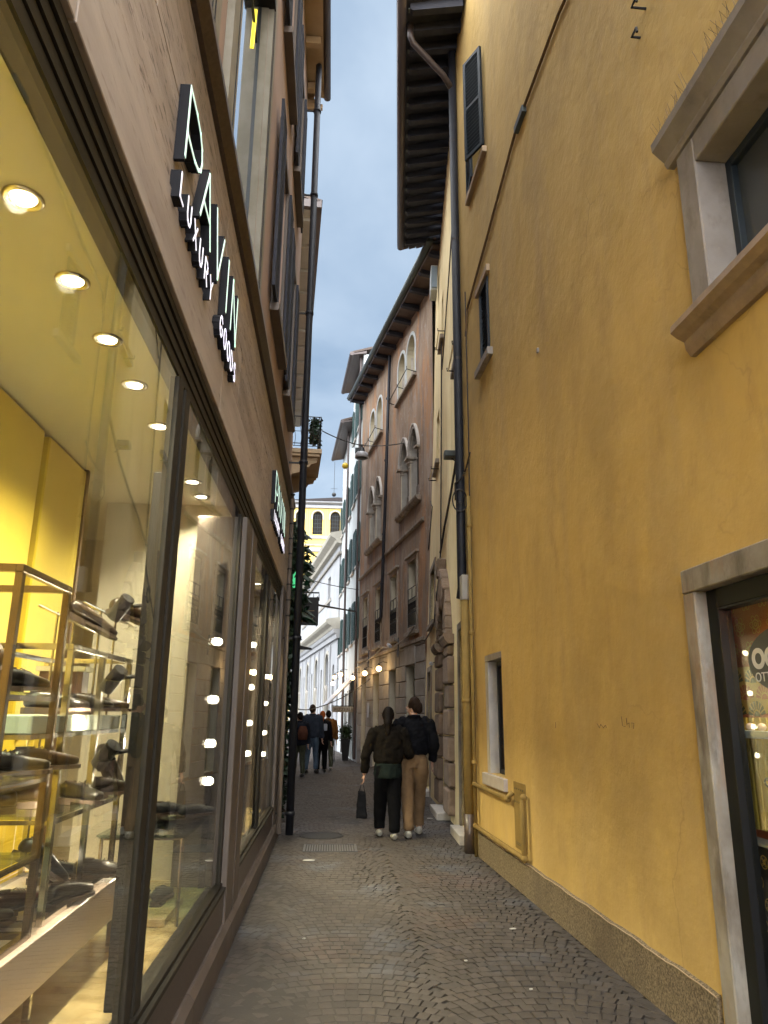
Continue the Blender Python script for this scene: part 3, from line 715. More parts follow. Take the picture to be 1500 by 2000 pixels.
SH = [  # kind, loc, (rx,ry,rz), label
 ('k', (-1.20, 2.78, 1.672), (0, 0, 2.5), 'black monk shoe on the top shelf of the tall rack, toe turned inwards'),
 ('k', (-1.30, 3.05, 1.672), (.0, 0, -.35), 'black shoe on the top shelf of the tall rack at its far corner'),
 ('b', (-1.28, 2.98, 1.73), (.5, 0, .8), 'dark brown shoe propped upright over the others on the tall rack'),
 ('k', (-1.45, 2.8, 1.672), (0, 0, 1.9), 'black shoe at the back of the tall rack top shelf'),
 ('b', (-1.33, 3.75, 2.06), (-.42, 0, -1.0), 'brown laced shoe tilted heel up on the stand above the lower rack'),
 ('b', (-1.18, 3.98, 2.10), (-.25, 0, -.8), 'brown laced shoe tilted behind the first one above the lower rack'),
 ('k', (-1.34, 3.45, 1.592), (0, 0, -.9), 'black laced shoe on the left part of the pale shelf'),
 ('k', (-1.28, 3.7, 1.592), (0, 0, -.75), 'black shoe in the middle of the pale shelf'),
 ('b', (-1.30, 3.92, 1.592), (0, 0, -1.3), 'brown shoe at the right end of the pale shelf'),
 ('B', (-1.4, 2.9, 1.372), (0, 0, 1.2), 'brown gloss boot on the middle shelf of the tall rack'),
 ('k', (-1.45, 3.08, 1.092), (0, 0, 1.0), 'black loafer on the low shelf of the tall rack'),
 ('B', (-1.28, 3.62, 1.192), (0, 0, 2.0), 'tall dark brown ankle boot standing on the lower rack shelf'),
 ('k', (-1.3, 3.42, 1.192), (0, 0, 1.9), 'black patent shoe at the near end of the lower rack shelf'),
 ('k', (-1.2, 4.05, 1.40), (-.9, 0, -.6), 'black shoe tipped on end at the far side of the lower rack'),
 ('k', (-1.3, 3.45, 1.02), (-.6, 0, -.7), 'black gloss shoe hanging tilted below the lower rack shelf'),
 ('k', (-1.2, 3.95, 1.192), (0, 0, -.9), 'black shoe at the far end of the lower rack shelf'),
 ('o', (-1.33, 3.35, .80), (0, 0, -.45), 'oxblood shoe standing on the pink bench inside the rack foot'),
 ('k', (-1.16, 3.5, .80), (0, 0, -.35), 'polished black shoe on the bench with its toe over the pink edge'),
 ('b', (-1.42, 3.1, .80), (0, 0, -.8), 'dark brown shoe low on the bench behind the rack post'),
 ('g', (-.98, 5.35, .918), (0, 0, -.75), 'dark grey sneaker near the corner of the glass table'),
 ('g', (-1.2, 5.45, .918), (0, 0, -.95), 'dark grey sneaker behind the first mullion on the glass table'),
 ('g', (-1.02, 4.98, .477), (0, 0, -.1), 'right of the two grey suede shoes on the stone slab, heel to the viewer'),
 ('g', (-1.12, 4.95, .477), (0, 0, .05), 'left of the two grey suede shoes on the stone slab, heel to the viewer'),
 ('k', (-1.46, 2.86, 1.092), (0, 0, -.6), 'black laced shoe low behind the front post of the tall rack'),
 ('k', (-1.25, 2.78, 1.372), (0, 0, -.9), 'black shoe at the near edge of the tall rack middle shelf'),
 ('b', (-1.2, 3.02, 1.372), (0, 0, -.7), 'brown shoe at the far edge of the tall rack middle shelf'),
 ('k', (-1.25, 3.8, 1.192), (0, 0, -2.2), 'black shoe beside the ankle boot on the lower rack shelf'),
 ('k', (-1.42, 4.0, .80), (0, 0, -.8), 'black shoe on the bench at the far end of the lower rack'),
 ('b', (-1.25, 4.1, .80), (0, 0, -1.4), 'brown shoe on the bench near the first mullion'),
 ('k', (-1.05, 7.4, .84), (0, 0, -.9), 'black shoe on the stand behind the third window'),
]
for kd, loc, rot, lb in SH:
    if kd not in protos_s:
        protos_s[kd] = shoe_proto({'k': 0, 'b': 1, 'B': 1, 'o': 2, 'g': 3}[kd], kd == 'B', True); r_ = protos_s[kd]
    else: r_ = copy_tree(protos_s[kd])
    set_shoe(r_, loc, rot, lb)
for (x, y, z, zt, lb) in ((-1.3, 3.85, 1.585, 2.03, 'slanted chrome shoe stand under the tilted brown shoe'), (-1.16, 4.08, 1.585, 2.08, 'slanted chrome shoe stand at the back, under the second tilted shoe')):
    t = thing('shoe_stand', lb, 'shoe stand', (x, y, z))
    b = MB(); b.tube([(x, y, z), (x, y, zt)], .006, 6); b.tube([(x - .07, y - .04, z), (x - .07, y - .04, zt + .05)], .006, 6); b.build('stem', m_chrome, t)
    b = MB(); b.prism([(x - .16, y - .07, zt + .07), (x + .1, y + .03, zt - .05), (x + .12, y - .03, zt - .05), (x - .13, y - .13, zt + .07)], (0, 0, .004)); b.build('tray', m_chrome, t)
t = thing('display_stand', 'dark block stand with shoe in the third window', 'stand', (-1.05, 7.5, .43))
b = MB(); b.box(-1.18, -.9, 7.2, 7.9, .43, .83); b.build('stand_body', m_granite2, t, bevel=.004)

# upper windows of the shop building
for i, (a, c, z0, z1) in enumerate(ops):
    b = MB(LF); dd = -.06
    if i < 2:
        w = .26
        b.box(a - w, a, dd, dd + .045, z0 - .15, z1 + w); b.box(c, c + w, dd, dd + .045, z0 - .15, z1 + w); b.box(a, c, dd, dd + .045, z1, z1 + w)
        b.box(a, a + .04, -.30, dd, z0, z1)
        b.box(c - .012, c - .001, -.16, dd - .002, z0, z1)
        wn = b.build('window', m_stoneg, shop)
        b = MB(LF); frame4(b, a + .04, c - .002, z0, z1, .014, -.16, -.125); b.box(a + .1, c - .1, -.16, -.13, z0 + 2.3, z0 + 2.33); b.build('window_frame', m_slate, wn)
        b = MB(LF); b.box(a + .055, c - .017, -.148, -.140, z0 + .015, z1 - .015); b.build('pane', m_skypane, wn)
        for q in (c + .03, c + .10, a - .08):
            b = MB(LF); b.box(q, q + .012, dd + .0455, dd + .05, z0, z1); b.build('moulding_groove', m_dark, wn)
        if i == 1:
            b = MB(LF); b.tube([(5.02, -.132, 6.95), (5.08, -.132, 7.42)], .009, 8); b.build('light_tube', m_neon, wn)
            b = MB(LF); b.box(a - .02, c + .02, -.33, -.0, z1 - .10, z1 - .002); b.build('window_head', m_dark, wn)
    else:
        b.box(a - .12, a, dd, dd + .04, z0, z1 + .12); b.box(c, c + .12, dd, dd + .04, z0, z1 + .12); b.box(a, c, dd, dd + .04, z1, z1 + .12); b.box(a - .18, c + .18, dd, dd + .10, z0 - .09, z0)
        wn = b.build('window', m_granite2, shop, bevel=.004)
        b = MB(LF); b.box(a, c, -.22, -.20, z0, z1); b.build('pane', m_pane, wn)
        for (p, q) in ((a - (c - a) / 2, a), (c, c + (c - a) / 2)):
            b = MB(LF); frame4(b, p + .01, q - .01, z0, z1, .05, dd + .045, dd + .075)
            k = int((z1 - z0) / .07)
            for j in range(k): b.box(p + .06, q - .06, dd + .05, dd + .07, z0 + .06 + j * .07, z0 + .105 + j * .07) if z0 + .11 + j * .07 < z1 - .05 else None
            b.build('shutter', m_wood, wn)
# eave of the shop building
b = MB(LF); b.prism([(-1.5, -.5, 12.72), (-1.5, .24, 12.64), (-1.5, .24, 12.70), (-1.5, -.5, 12.95)], (YE + 1.55, 0, 0)); b.build('eave_soffit', m_tan, shop)
for i in range(9):
    a = 3.4 + i * .95; b = MB(LF); b.box(a, a + .11, -.05, .20, 12.5, 12.64); b.build('eave_bracket', m_tan, shop)
b = MB(LF); b.tube([(-1.5, .30, 12.68), (YE + .1, .30, 12.68)], .065, 10); b.build('gutter', m_gut, shop, smooth=True)
b = MB(LF)
for i in range(3): b.box(YE + .0, YE + .06 + .06 * i, -.06, .22 - .08 * i, 12.36 + i * .1, 12.455 + i * .1)
b.build('eave_return', m_tan, shop)
b = MB(LF); b.prism([(-1.5, .29, 12.74), (-1.5, -3.6, 14.0), (-1.5, -3.6, 13.9), (-1.5, .29, 12.66)], (YE + 1.6, 0, 0)); b.build('roof', m_tile, shop)

# sign letters: channel strokes
GL = {
 'P': [[(0, 0), (0, 1)], [(0, 1), (.45, 1), (.75, .95), (.93, .84), (1, .68), (.95, .54), (.8, .44), (.55, .38), (0, .38)]],
 'A': [[(0, 0), (.45, 1), (.9, 0)], [(.2, .36), (.7, .36)]],
 'V': [[(0, 1), (.45, 0), (.9, 1)]], 'I': [[(0.05, 0), (0.05, 1)]], 'N': [[(0, 0), (0, 1), (.78, 0), (.78, 1)]],
 'L': [[(0, 1), (0, 0), (.6, 0)]], 'U': [[(0, 1), (0, .3), (.15, .06), (.38, 0), (.6, .06), (.75, .3), (.75, 1)]],
 'X': [[(0, 0), (.75, 1)], [(0, 1), (.75, 0)]], 'R': [[(0, 0), (0, 1), (.5, 1), (.7, .88), (.7, .62), (.5, .5), (0, .5)], [(.35, .5), (.75, 0)]],
 'Y': [[(0, 1), (.4, .5), (.8, 1)], [(.4, .5), (.4, 0)]],
 'G': [[(.85, .82), (.62, .98), (.35, .98), (.1, .78), (0, .5), (.1, .22), (.35, .02), (.62, .02), (.85, .2), (.85, .48), (.5, .48)]],
 'O': [[(.45 + .45 * cos(t * pi / 8), .5 + .5 * sin(t * pi / 8)) for t in range(17)]],
 'D': [[(0, 0), (0, 1), (.35, 1), (.7, .82), (.82, .5), (.7, .18), (.35, 0), (0, 0)]],
 'S': [[(.62, .84), (.45, .98), (.2, .98), (.03, .84), (.05, .62), (.3, .52), (.55, .42), (.66, .22), (.5, .03), (.22, .0), (.02, .16)]],
}
def stroke_letter(ch, s, z, w, h, t, d0, d1, face, parent, fr=LF):
    pr = []
    bs = MB(fr); bf = MB(fr)
    for line in GL[ch]:
        P = [(s + x * w, z + y * h) for x, y in line]
        for (x0, z0), (x1, z1) in zip(P, P[1:]):
            L = hypot(x1 - x0, z1 - z0)
            if L < 1e-5: continue
            ux, uz = (x1 - x0) / L, (z1 - z0) / L; e = t * .45
            q = [(x0 - ux * e - uz * t / 2, z0 - uz * e + ux * t / 2), (x1 + ux * e - uz * t / 2, z1 + uz * e + ux * t / 2), (x1 + ux * e + uz * t / 2, z1 + uz * e - ux * t / 2), (x0 - ux * e + uz * t / 2, z0 - uz * e - ux * t / 2)]
            bs.prism([(a, d0, c) for a, c in q], (0, d1 - d0, 0)); 
            cx = sum(a for a, c in q) / 4; cz = sum(c for a, c in q) / 4
            bf.prism([(cx + (a - cx) * .995, d1 + .0005, cz + (c - cz) * .9) for a, c in q], (0, .003, 0))
    o = bs.build('letter', m_lettside, parent); bf.build('letter_face', face, o)
def shop_sign(y0, lbl, sc_=1.0):
    t = thing('shop_sign', lbl, 'sign', (-.6, y0 + .8, 3.45), 'raised lit letter signs above the windows')
    s = y0
    for ch, w, g_ in (('P', .32, .05), ('A', .315, .08), ('V', .305, .16), ('I', .06, .16), ('N', .285, 0)):
        stroke_letter(ch, s, 3.80, w, .36, .018, -.043, .0, m_letter, t); s += w + g_ if ch != 'I' else w + g_ - .02
    s = y0 - .02; tot = .104
    for ch in 'LUXURY GOODS':
        if ch == ' ': s += .22; continue
        stroke_letter(ch, s, 3.605, .096, .115, .011, -.043, .0, m_letter2, t); s += .147
shop_sign(2.62, 'lit shop name letters above the first window, nearest the viewer')
shop_sign(7.8, 'lit shop name letters above the third window, farther down the facade')

# big dark downpipe on the left
t = thing('downpipe', 'tall dark downpipe at the far corner of the left shop building', 'downpipe', (-.5, 10.6, 0))
b = MB(); b.tube([(-.50, 10.6, .06), (-.50, 10.6, 12.6)], .053, 14); b.build('pipe', m_pipe, t, smooth=True)
for z in (.3, 2.6, 5.2, 7.7, 9.9, 11.6):
    b = MB(); b.tube([(-.50, 10.6, z), (-.50, 10.6, z + .05)], .066, 14); b.build('collar', m_pipe, t, smooth=True)
    b = MB(); b.box(-.72, -.55, 10.59, 10.61, z + .01, z + .035); b.build('bracket', m_iron, t)
t = thing('utility_pipe', 'row of grey conduits with joint rings climbing beside the dark downpipe', 'conduit', (-.6, 10.95, 0))
b = MB(); b.tube([(-.63, 10.42, .1), (-.63, 10.42, 4.6)], .03, 8)
b.build('conduit', m_granite2, t)
for i in range(9):
    z = 2.9 + i * .22; b = MB(); b.tube([(-.63, 10.42, z), (-.63, 10.42, z + .02)], .034, 8); b.build('ring', m_dark, t)

# ------------------------------------------------------------------ left: building beyond, balcony, creeper
b2 = thing('corner_building', 'pale building past the left downpipe with balcony and box eave', 'building', (-1.3, 18, 0))
b = MB(L2); wall(b, 0, 16, 0, 12.9, [(4.8, 5.7, 7.85, 9.9)], .2); b.box(0, .02, -3, -.01, 0, 12.9); b.box(15.98, 16, -3, -.01, 0, 12.9)
b.build('wall', m_left, b2)
b = MB(L2); frame4(b, 4.8, 5.7, 7.85, 9.9, .07, -.2, -.1); wn = b.build('balcony_door', m_green, b2)
b = MB(L2); b.box(4.86, 5.64, -.18, -.17, 7.9, 9.85); b.build('pane', m_pane, wn)
b = MB(L2); b.box(2.6, 16.2, -.0, .56, 12.9, 12.96); b.box(2.6, 16.2, .50, .60, 12.86, 13.06); b.box(2.5, 2.62, -.3, .6, 12.86, 13.06); b.build('box_eave', m_gut, b2)
b = MB(L2); b.box(2.63, 16.2, .04, .45, 12.84, 12.897)
for i in range(12): b.box(2.9 + i * 1.05, 3.0 + i * 1.05, .02, .44, 12.76, 12.84)
b.build('eave_lining', m_farcream, b2)
b = MB(L2); b.prism([(2.5, .62, 13.06), (2.5, -3, 14.2), (2.5, -3, 14.1), (2.5, .5, 13.0)], (13.7, 0, 0)); b.build('roof', m_tile, b2)
bal = thing('balcony', 'stone balcony with thin iron railing jutting into the sky on the left', 'balcony', (-.8, 18, 8))
b = MB(L2); b.box(5.8, 7.9, -.1, .93, 8.04, 8.16); b.box(5.83, 7.87, -.1, .88, 7.96, 8.04); b.build('slab', m_tan, bal, bevel=.008)
for s in (5.92, 7.6):
    b = MB(L2); b.prism([(s, .0, 7.955), (s, .84, 7.955), (s, .80, 7.82), (s, .66, 7.78), (s, .62, 7.70), (s, .44, 7.66), (s, .40, 7.56), (s, .2, 7.50), (s, 0, 7.36)], (.14, 0, 0)); b.build('bracket', m_tan, bal)
b = MB(L2)
b.tube([(5.85, 0, 9.05), (5.85, .89, 9.05), (7.85, .89, 9.05), (7.85, 0, 9.05)], .014, 6)
b.tube([(5.85, 0, 8.24), (5.85, .89, 8.24), (7.85, .89, 8.24), (7.85, 0, 8.24)], .010, 6)
b.tube([(5.85, 0, 8.64), (5.85, .89, 8.64)], .007, 6); b.build('rail', m_iron, bal)
for i in range(6):
    d = .06 + i * .155
    b = MB(L2); b.tube([(5.85, d, 8.22), (5.85, d + .03, 8.45), (5.85, d - .01, 8.8), (5.85, d + .02, 9.05)], .007, 5); b.build('baluster', m_iron, bal)
for i in range(14):
    b = MB(L2); b.tube([(5.85 + i * .154, .89, 8.15), (5.85 + i * .154, .89, 9.04)], .012, 5); b.build('baluster', m_iron, bal)
def leaves(mb, pts, n, size, rs, flat=.5, droop=0.0):
    r = random.Random(rs)
    for _ in range(n):
        c = pts(r); a = r.uniform(0, 2 * pi); e = r.uniform(-1.1, .9) - droop; s = size * r.uniform(.6, 1.4)
        d = Vector((cos(a) * cos(e), sin(a) * cos(e), sin(e))); w = d.cross(Vector((r.uniform(-1, 1), r.uniform(-1, 1), r.uniform(-1, 1)))).normalized() * s * .3
        p = Vector(c); q = p + d * s
        m_ = (p + q) / 2
        mb.add([tuple(p), tuple(m_ + w), tuple(q), tuple(m_ - w)], [(0, 1, 2, 3)])
t = thing('potted_plant', 'shaggy potted plant standing in the corner of the left balcony', 'plant', L2.W(6.05, .74, 8.16))
b = MB(L2); b.lathe([(.09, 8.45), (.12, 8.66), (.13, 8.66), (.11, 8.45)], (6.05, .74, 0), 12); b.build('pot', m_tile, t)
cc = Vector(L2.W(6.05, .74, 8.80)); b = MB(); leaves(b, lambda r: (cc.x + r.gauss(0, .055), cc.y + r.gauss(0, .10), cc.z + r.uniform(-.38, .26)), 700, .10, 3); b.build('foliage', m_leaf, t, norm=False)

# creeper / hanging palm on the left wall
t = thing('climbing_plant', 'tall dark green creeper hanging down the left wall beside the black sign', 'plant', (-.7, 13, 0))
b = MB()
def cp(r):
    z = r.triangular(.2, 5.0, 4.3) if r.random() < .75 else r.uniform(.0, 3.0)
    wd = .05 + (.09 if 3.3 < z < 4.9 else .02) * (1 - abs(z - 3.9) / 1.8 if z > 2.7 else 1)
    return (-.86 + abs(r.gauss(0, 1)) * wd + (.05 if z > 2.8 else 0), 13.0 + r.gauss(0, .22), z)
leaves(b, cp, 3800, .13, 5, droop=.4); b.build('foliage', m_leaf, t, norm=False)
b = MB()
r = random.Random(9)
for i in range(26):
    z = r.uniform(3.2, 4.9); a = r.uniform(-.5, .9); L = r.uniform(.25, .42); p = Vector((-.74, 13 + r.uniform(-.3, .3), z))
    pts_ = [p + Vector((L * k / 5 * cos(a), L * k / 5 * .4 * sin(a * 3), .30 * L * k / 5 - .5 * L * (k / 5) ** 2)) for k in range(6)]
    for k in range(5):
        for sgn in (-1, 1):
            q = pts_[k]; nx = pts_[k + 1]; w = Vector((.02, sgn * .10 * (1 - k / 7), -.06)); b.add([tuple(q), tuple(nx), tuple(nx + w * .6 + (nx - q) * .8), tuple(q + w)], [(0, 1, 2, 3)])
    b.tube([tuple(x) for x in pts_], .004, 4)
b.build('frond', m_leaf, t, norm=False)
b = MB(); b.tube([(-.93, 13, 0), (-.9, 13.05, 1.6), (-.93, 12.95, 3.2), (-.88, 13, 4.3)], .03, 8, r1=.012); b.build('stem', m_wood, t)
t = thing('green_lamp', 'small green glowing lamp half buried in the creeper', 'lamp', (-.7, 12.8, 3.85))
b = MB(); b.lathe([(.02, 3.95), (.05, 3.92), (.045, 3.68), (.01, 3.66)], (-.66, 12.66, 0), 10); b.build('lamp_glass', m_greenlit, t)
b = MB(); b.tube([(-.66, 12.66, 3.95), (-.66, 12.66, 4.02), (-.9, 12.7, 4.05)], .008, 6); b.build('arm', m_dark, t)
t = thing('hanging_sign', 'black projecting sign board hung from an iron arm beside the creeper', 'sign', (-.5, 16, 3.7))
b = MB(); b.tube([(-.78, 16, 4.12), (-.315, 16, 4.12), (-.312, 16, 3.95)], .018, 6); b.build('arm', m_dark, t)
b = MB(); b.box(-.74, -.315, 15.975, 16.025, 3.42, 4.02); b.box(-.36, -.335, 15.97, 16.03, 3.40, 4.04); b.build('board', m_dark, t, bevel=.003)
for x in (-.60, -.43):
    b = MB(); b.tube([(x, 16, 4.02), (x, 16, 4.10)], .006, 5); b.build('hanger', m_dark, t)
b = MB(); b.box(-.70, -.40, 15.971, 15.974, 3.72, 3.73); b.box(-.66, -.42, 15.971, 15.974, 3.56, 3.575); b.box(-.68, -.40, 15.971, 15.974, 3.50, 3.508); b.build('gilt_line', mat('dull_gilt', (.22, .15, .05), .5), t)
t = thing('wall_lamp', 'small dark flat-hooded wall lamp low on the creeper side', 'lamp', (-.8, 15, 2.9))
b = MB(); b.prism([(-.72, 15, 2.92), (-.42, 15, 2.86), (-.40, 15, 2.84), (-.72, 15, 2.84)], (0, .22, 0)); b.build('hood', m_dark, t)
b = MB(); b.tube([(-1.0, 15.1, 2.9), (-.7, 15.1, 2.9)], .012, 6); b.build('arm', m_dark, t)

# ------------------------------------------------------------------ right near: ochre house
oh = thing('ochre_house', 'ochre plastered house forming the right side of the alley', 'building', (2.0, 5, 0))
op_n = [(2.2, 3.865, -.01, 2.30, 0, .125), (1.9, 3.36, 3.70, 4.62), (8.10, 8.86, .97, 2.28), (8.14, 8.60, 5.92, 6.95), (8.12, 8.98, 8.80, 10.42), (2.4, 3.95, 7.3, 9.4)]
b = MB(RN); wall(b, -1.5, 9.98, 0, 14.2, op_n, .3); b.box(9.97, 9.98, -3, -.002, 0, 14.2); b.box(-1.52, -1.5, -3, -.002, 0, 14.2); b.box(-1.5, 9.97, -3.02, -3, 0, 14.2)
b.build('wall', m_yel, oh)
for a, c in ((-1.5, 2.18), (4.02, 9.35)):
    b = MB(RN); n = 40
    for i in range(n):
        s0 = a + (c - a) * i / n; s1 = a + (c - a) * (i + 1) / n; e0, e1 = .004 * sin(s0 * 9) + .003 * sin(s0 * 23), .004 * sin(s1 * 9) + .003 * sin(s1 * 23)
        b.add([(s0, .028, 0), (s1, .028, 0), (s1, .026, .275 + e1), (s0, .026, .275 + e0), (s0, -.01, .29 + e0), (s1, -.01, .29 + e1)], [(0, 1, 2, 3), (3, 2, 5, 4)])
    b.add([(a, .028, 0), (a, .026, .275), (a, -.01, .29), (a, -.01, 0)], [(0, 1, 2, 3)]); b.add([(c, .028, 0), (c, .026, .275), (c, -.01, .29), (c, -.01, 0)], [(0, 1, 2, 3)])
    b.build('plinth', m_rough, oh, norm=False)
    b = MB(RN); b.tube([(a + (c - a) * i / 60, .0255, .2785 + .004 * sin((a + (c - a) * i / 60) * 9) + .003 * sin((a + (c - a) * i / 60) * 23)) for i in range(61)], .0035, 5); b.build('plinth_edge', m_tan, oh)
# door surround
b = MB(RN); b.box(3.852, 3.975, -.124, .022, .0, 2.252); b.build('jamb_stone', m_stone, oh, bevel=.006)
b = MB(RN); b.box(2.05, 3.977, -.124, .024, 2.255, 2.385); b.build('lintel_stone', m_stone, oh, bevel=.006)
b = MB(RN); b.box(2.06, 2.21, -.124, .022, .0, 2.252); b.build('jamb_stone', m_stone, oh, bevel=.006)
b = MB(RN); b.box(2.215, 3.848, -.5, .01, -.02, .05); b.build('threshold', m_stone, oh)
b = MB(RN); frame4(b, 2.215, 3.850, .053, 2.253, .10, -.12, -.045, bottom=False); b.box(2.315, 3.75, -.12, -.045, .053, .15)
df = b.build('door_frame', mat('dark_olive_frame', (.010, .010, .006), .5, spec=.2), oh, bevel=.003)
b = MB(RN); frame4(b, 2.317, 3.748, .152, 2.151, .010, -.11, -.041); b.build('glazing_bead', m_dark, df)
b = MB(RN); b.box(2.332, 3.733, -.085, -.077, .165, 2.14); b.build('pane', m_glass, df)
# small shop display behind the door glass
sw_ = thing('shop_display', 'orange and gold patterned display wall seen behind the right door glass', 'shop display', RN.W(3.2, -.5, 1))
b = MB(RN); b.box(1.6, 4.6, -.30, -.25, .0, 2.35)
b.build('backdrop', mat('orange_backdrop', (.42, .085, .02), .6, col2=(.5, .12, .03), nscale=3), sw_)
b = MB(RN); b.box(2.0, 4.5, -.249, -.243, 1.62, 1.86); b.build('gold_band', m_gold := mat('gold_print', (.55, .33, .055), .5), sw_)
b = MB(RN); b.box(2.0, 4.5, -.249, -.241, 1.05, 1.60)
for i in range(41): b.box(2.0 + i * .06, 2.03 + i * .06, -.241, -.232, 1.05, 1.60)
b.build('gold_curtain', mat('gold_curtain', (.40, .27, .03), .7), sw_)
def ring(mb, s, z, r0, r1, d, n=14, a0=0, a1=2 * pi):
    for i in range(n):
        t0, t1 = a0 + (a1 - a0) * i / n, a0 + (a1 - a0) * (i + 1) / n
        mb.quad((s + r0 * cos(t0), d, z + r0 * sin(t0)), (s + r1 * cos(t0), d, z + r1 * sin(t0)), (s + r1 * cos(t1), d, z + r1 * sin(t1)), (s + r0 * cos(t1), d, z + r0 * sin(t1)))
fl = MB(RN); col = 0
for i in range(14):
    for j in range(3):
        s = 4.42 - i * .15 - (.07 if j % 2 else 0); z = 2.20 - j * .13
        ring(fl, s, z, .022, .028, -.244); ring(fl, s, z, .006, .013, -.244)
        for k in range(6): ring(fl, s + .036 * cos(k * pi / 3), z + .036 * sin(k * pi / 3), .013, .017, -.2435, 8)
fl.build('flower_print', m_gold, sw_, norm=False)
for rr in range(4):
    for i in range(14):
        s = 4.42 - i * .17 - (.085 if rr % 2 else 0); z = 1.86 - rr * .085
        fm = MB(RN)
        for k in range(8):
            t0 = .12 + k * .37; ring(fm, s, z, .035, .078, -.2415 + rr * .0005, 2, t0, t0 + .26)
        ring(fm, s, z, 0, .028, -.2415 + rr * .0005, 6, 0, pi)
        fm.build('fan_print', (m_orange := bpy.data.materials.get('fan_orange') or mat('fan_orange', (.40, .10, .02), .6)) if rr % 2 == 0 else (bpy.data.materials.get('fan_olive') or mat('fan_olive', (.06, .06, .012), .6)), sw_, norm=False)
b = MB(RN); b.box(2.0, 4.5, -.23, -.13, 1.50, 1.535); b.build('shelf', m_white, sw_)
b = MB(RN); b.box(2.0, 4.5, -.24, -.125, 1.0, 1.012); b.build('shelf', m_step, sw_)
b = MB(RN); b.box(2.0, 4.5, -.24, -.135, .05, .99); b.build('cabinet', mat('dark_cabinet', (.025, .018, .012), .6), sw_)
b = MB(RN)
for i in range(18):
    for j in range(9):
        s = 4.4 - i * .11 - (.055 if j % 2 else 0); z = .93 - j * .095
        ring(b, s, z, .027, .032, -.1335); ring(b, s, z, .004, .012, -.1335, 8)
        for k in range(4): ring(b, s + .018 * cos(k * pi / 2 + .8), z + .018 * sin(k * pi / 2 + .8), .003, .007, -.133, 6)
b.build('medallion_print', m_gold, sw_, norm=False)
b = MB(RN)
for i in range(22): b.ball((4.4 - i * .1, -.18, 1.555), .028, 8, (1.2, .6, .7))
b.build('trinkets', m_bench, sw_, smooth=True, kind='stuff')
t = thing('spectacles', 'black spectacles on the inner shelf at the right edge', 'spectacles', RN.W(3.35, -.36, 1.3))
b = MB(RN); b.tube([(3.55 + .035 * cos(k * pi / 6), -.14, 1.30 + .02 * sin(k * pi / 6)) for k in range(13)], .005, 5); b.tube([(3.63 + .035 * cos(k * pi / 6), -.14, 1.30 + .02 * sin(k * pi / 6)) for k in range(13)], .005, 5); b.tube([(3.66, -.14, 1.31), (3.70, -.2, 1.30)], .004, 5); b.tube([(3.515, -.14, 1.31), (3.47, -.2, 1.30)], .004, 5)
b.build('rim', m_dark, t)
l = bpy.data.lights.new('display_lamp', 'SPOT'); l.energy = 4; l.color = (1, .80, .5); l.spot_size = radians(120); l.spot_blend = .8; l.shadow_soft_size = .05
lo = bpy.data.objects.new('display_lamp', l); C.objects.link(lo); lo.location = RN.W(3.35, -.19, 2.28)
dl = thing('display_spotlight', 'small spotlight above the patterned display inside the right door', 'spotlight', RN.W(3.35, -.19, 2.3))
b = MB(RN); b.lathe([(.03, 2.30), (.03, 2.34), (.001, 2.34)], (3.35, -.19, 0), 12); b.build('housing', m_dark, dl)
lo.parent = dl; lo.location = (0, 0, -.03)
# oval sign on the glass
t = thing('oval_sign', 'black oval sign with pale capital letters on the right door glass', 'sign', RN.W(3.05, -.15, 1.86))
b = MB(RN); b.prism([(3.27 + .30 * cos(k * pi / 20), -.075, 1.86 + .155 * sin(k * pi / 20)) for k in range(40)], (0, .004, 0)); b.build('disc', mat('black_vinyl', (.012, .012, .008), .35), t)
def text_on(fr, body, s, d, z, size, parent, m, bold=0.0, scx=1.0):
    cu = bpy.data.curves.new('lettering', 'FONT'); cu.body = body; cu.size = size; cu.extrude = .0008; cu.offset = bold
    tmp = bpy.data.objects.new('tmp', cu); C.objects.link(tmp); bpy.context.view_layer.update()
    me = bpy.data.meshes.new_from_object(tmp.evaluated_get(bpy.context.evaluated_depsgraph_get())); bpy.data.objects.remove(tmp)
    for v in me.vertices:
        x, y, zz = v.co; v.co = fr.W(s - x * scx, d + zz, z + y)
    me.materials.clear(); me.materials.append(m)
    o = bpy.data.objects.new('lettering', me); C.objects.link(o); setp(o, parent); return o
m_lettw = mat('pale_lettering', (.62, .60, .55), .5)
text_on(RN, 'OC', 3.535, -.070, 1.83, .125, t, m_lettw, .006)
text_on(RN, 'OTT', 3.525, -.070, 1.765, .062, t, m_lettw)

# upper window near right
uw = thing('stone_framed_window', 'large stone-framed window high on the near ochre wall, top right', 'window', RN.W(2.7, 0, 4.2))
b = MB(RN); b.box(3.345, 3.53, -.31, .035, 3.70, 4.747); b.build('jamb', m_stonew, uw, bevel=.008)
b = MB(RN); b.box(1.70, 1.915, -.31, .035, 3.70, 4.747); b.build('jamb', m_stonew, uw, bevel=.008)
b = MB(RN); b.box(1.917, 3.343, -.31, .033, 4.58, 4.745); b.build('lintel', m_stonew, uw, bevel=.006)
b = MB(RN)
prof = [(-.02, 4.75), (.045, 4.75), (.06, 4.775), (.06, 4.79), (.10, 4.83), (.13, 4.86), (.135, 4.91), (-.02, 4.93)]
b.prism([(1.45, d, z) for d, z in prof], (2.165, 0, 0)); b.build('cornice', m_stonew, uw)
b = MB(RN); prof = [(-.3, 3.697), (.13, 3.697), (.135, 3.655), (.10, 3.625), (.06, 3.605), (.055, 3.56), (.03, 3.52), (-.02, 3.52)]
b.prism([(1.5, d, z) for d, z in prof], (2.11, 0, 0)); b.build('sill', mat('warm_sill_stone', (.22, .155, .10), .75, col2=(.30, .215, .15), nscale=8, bump=.4, bscale=40, streak=[((.10, .07, .05), 6, (1, 1, 1), .6, .75, .5)]), uw)
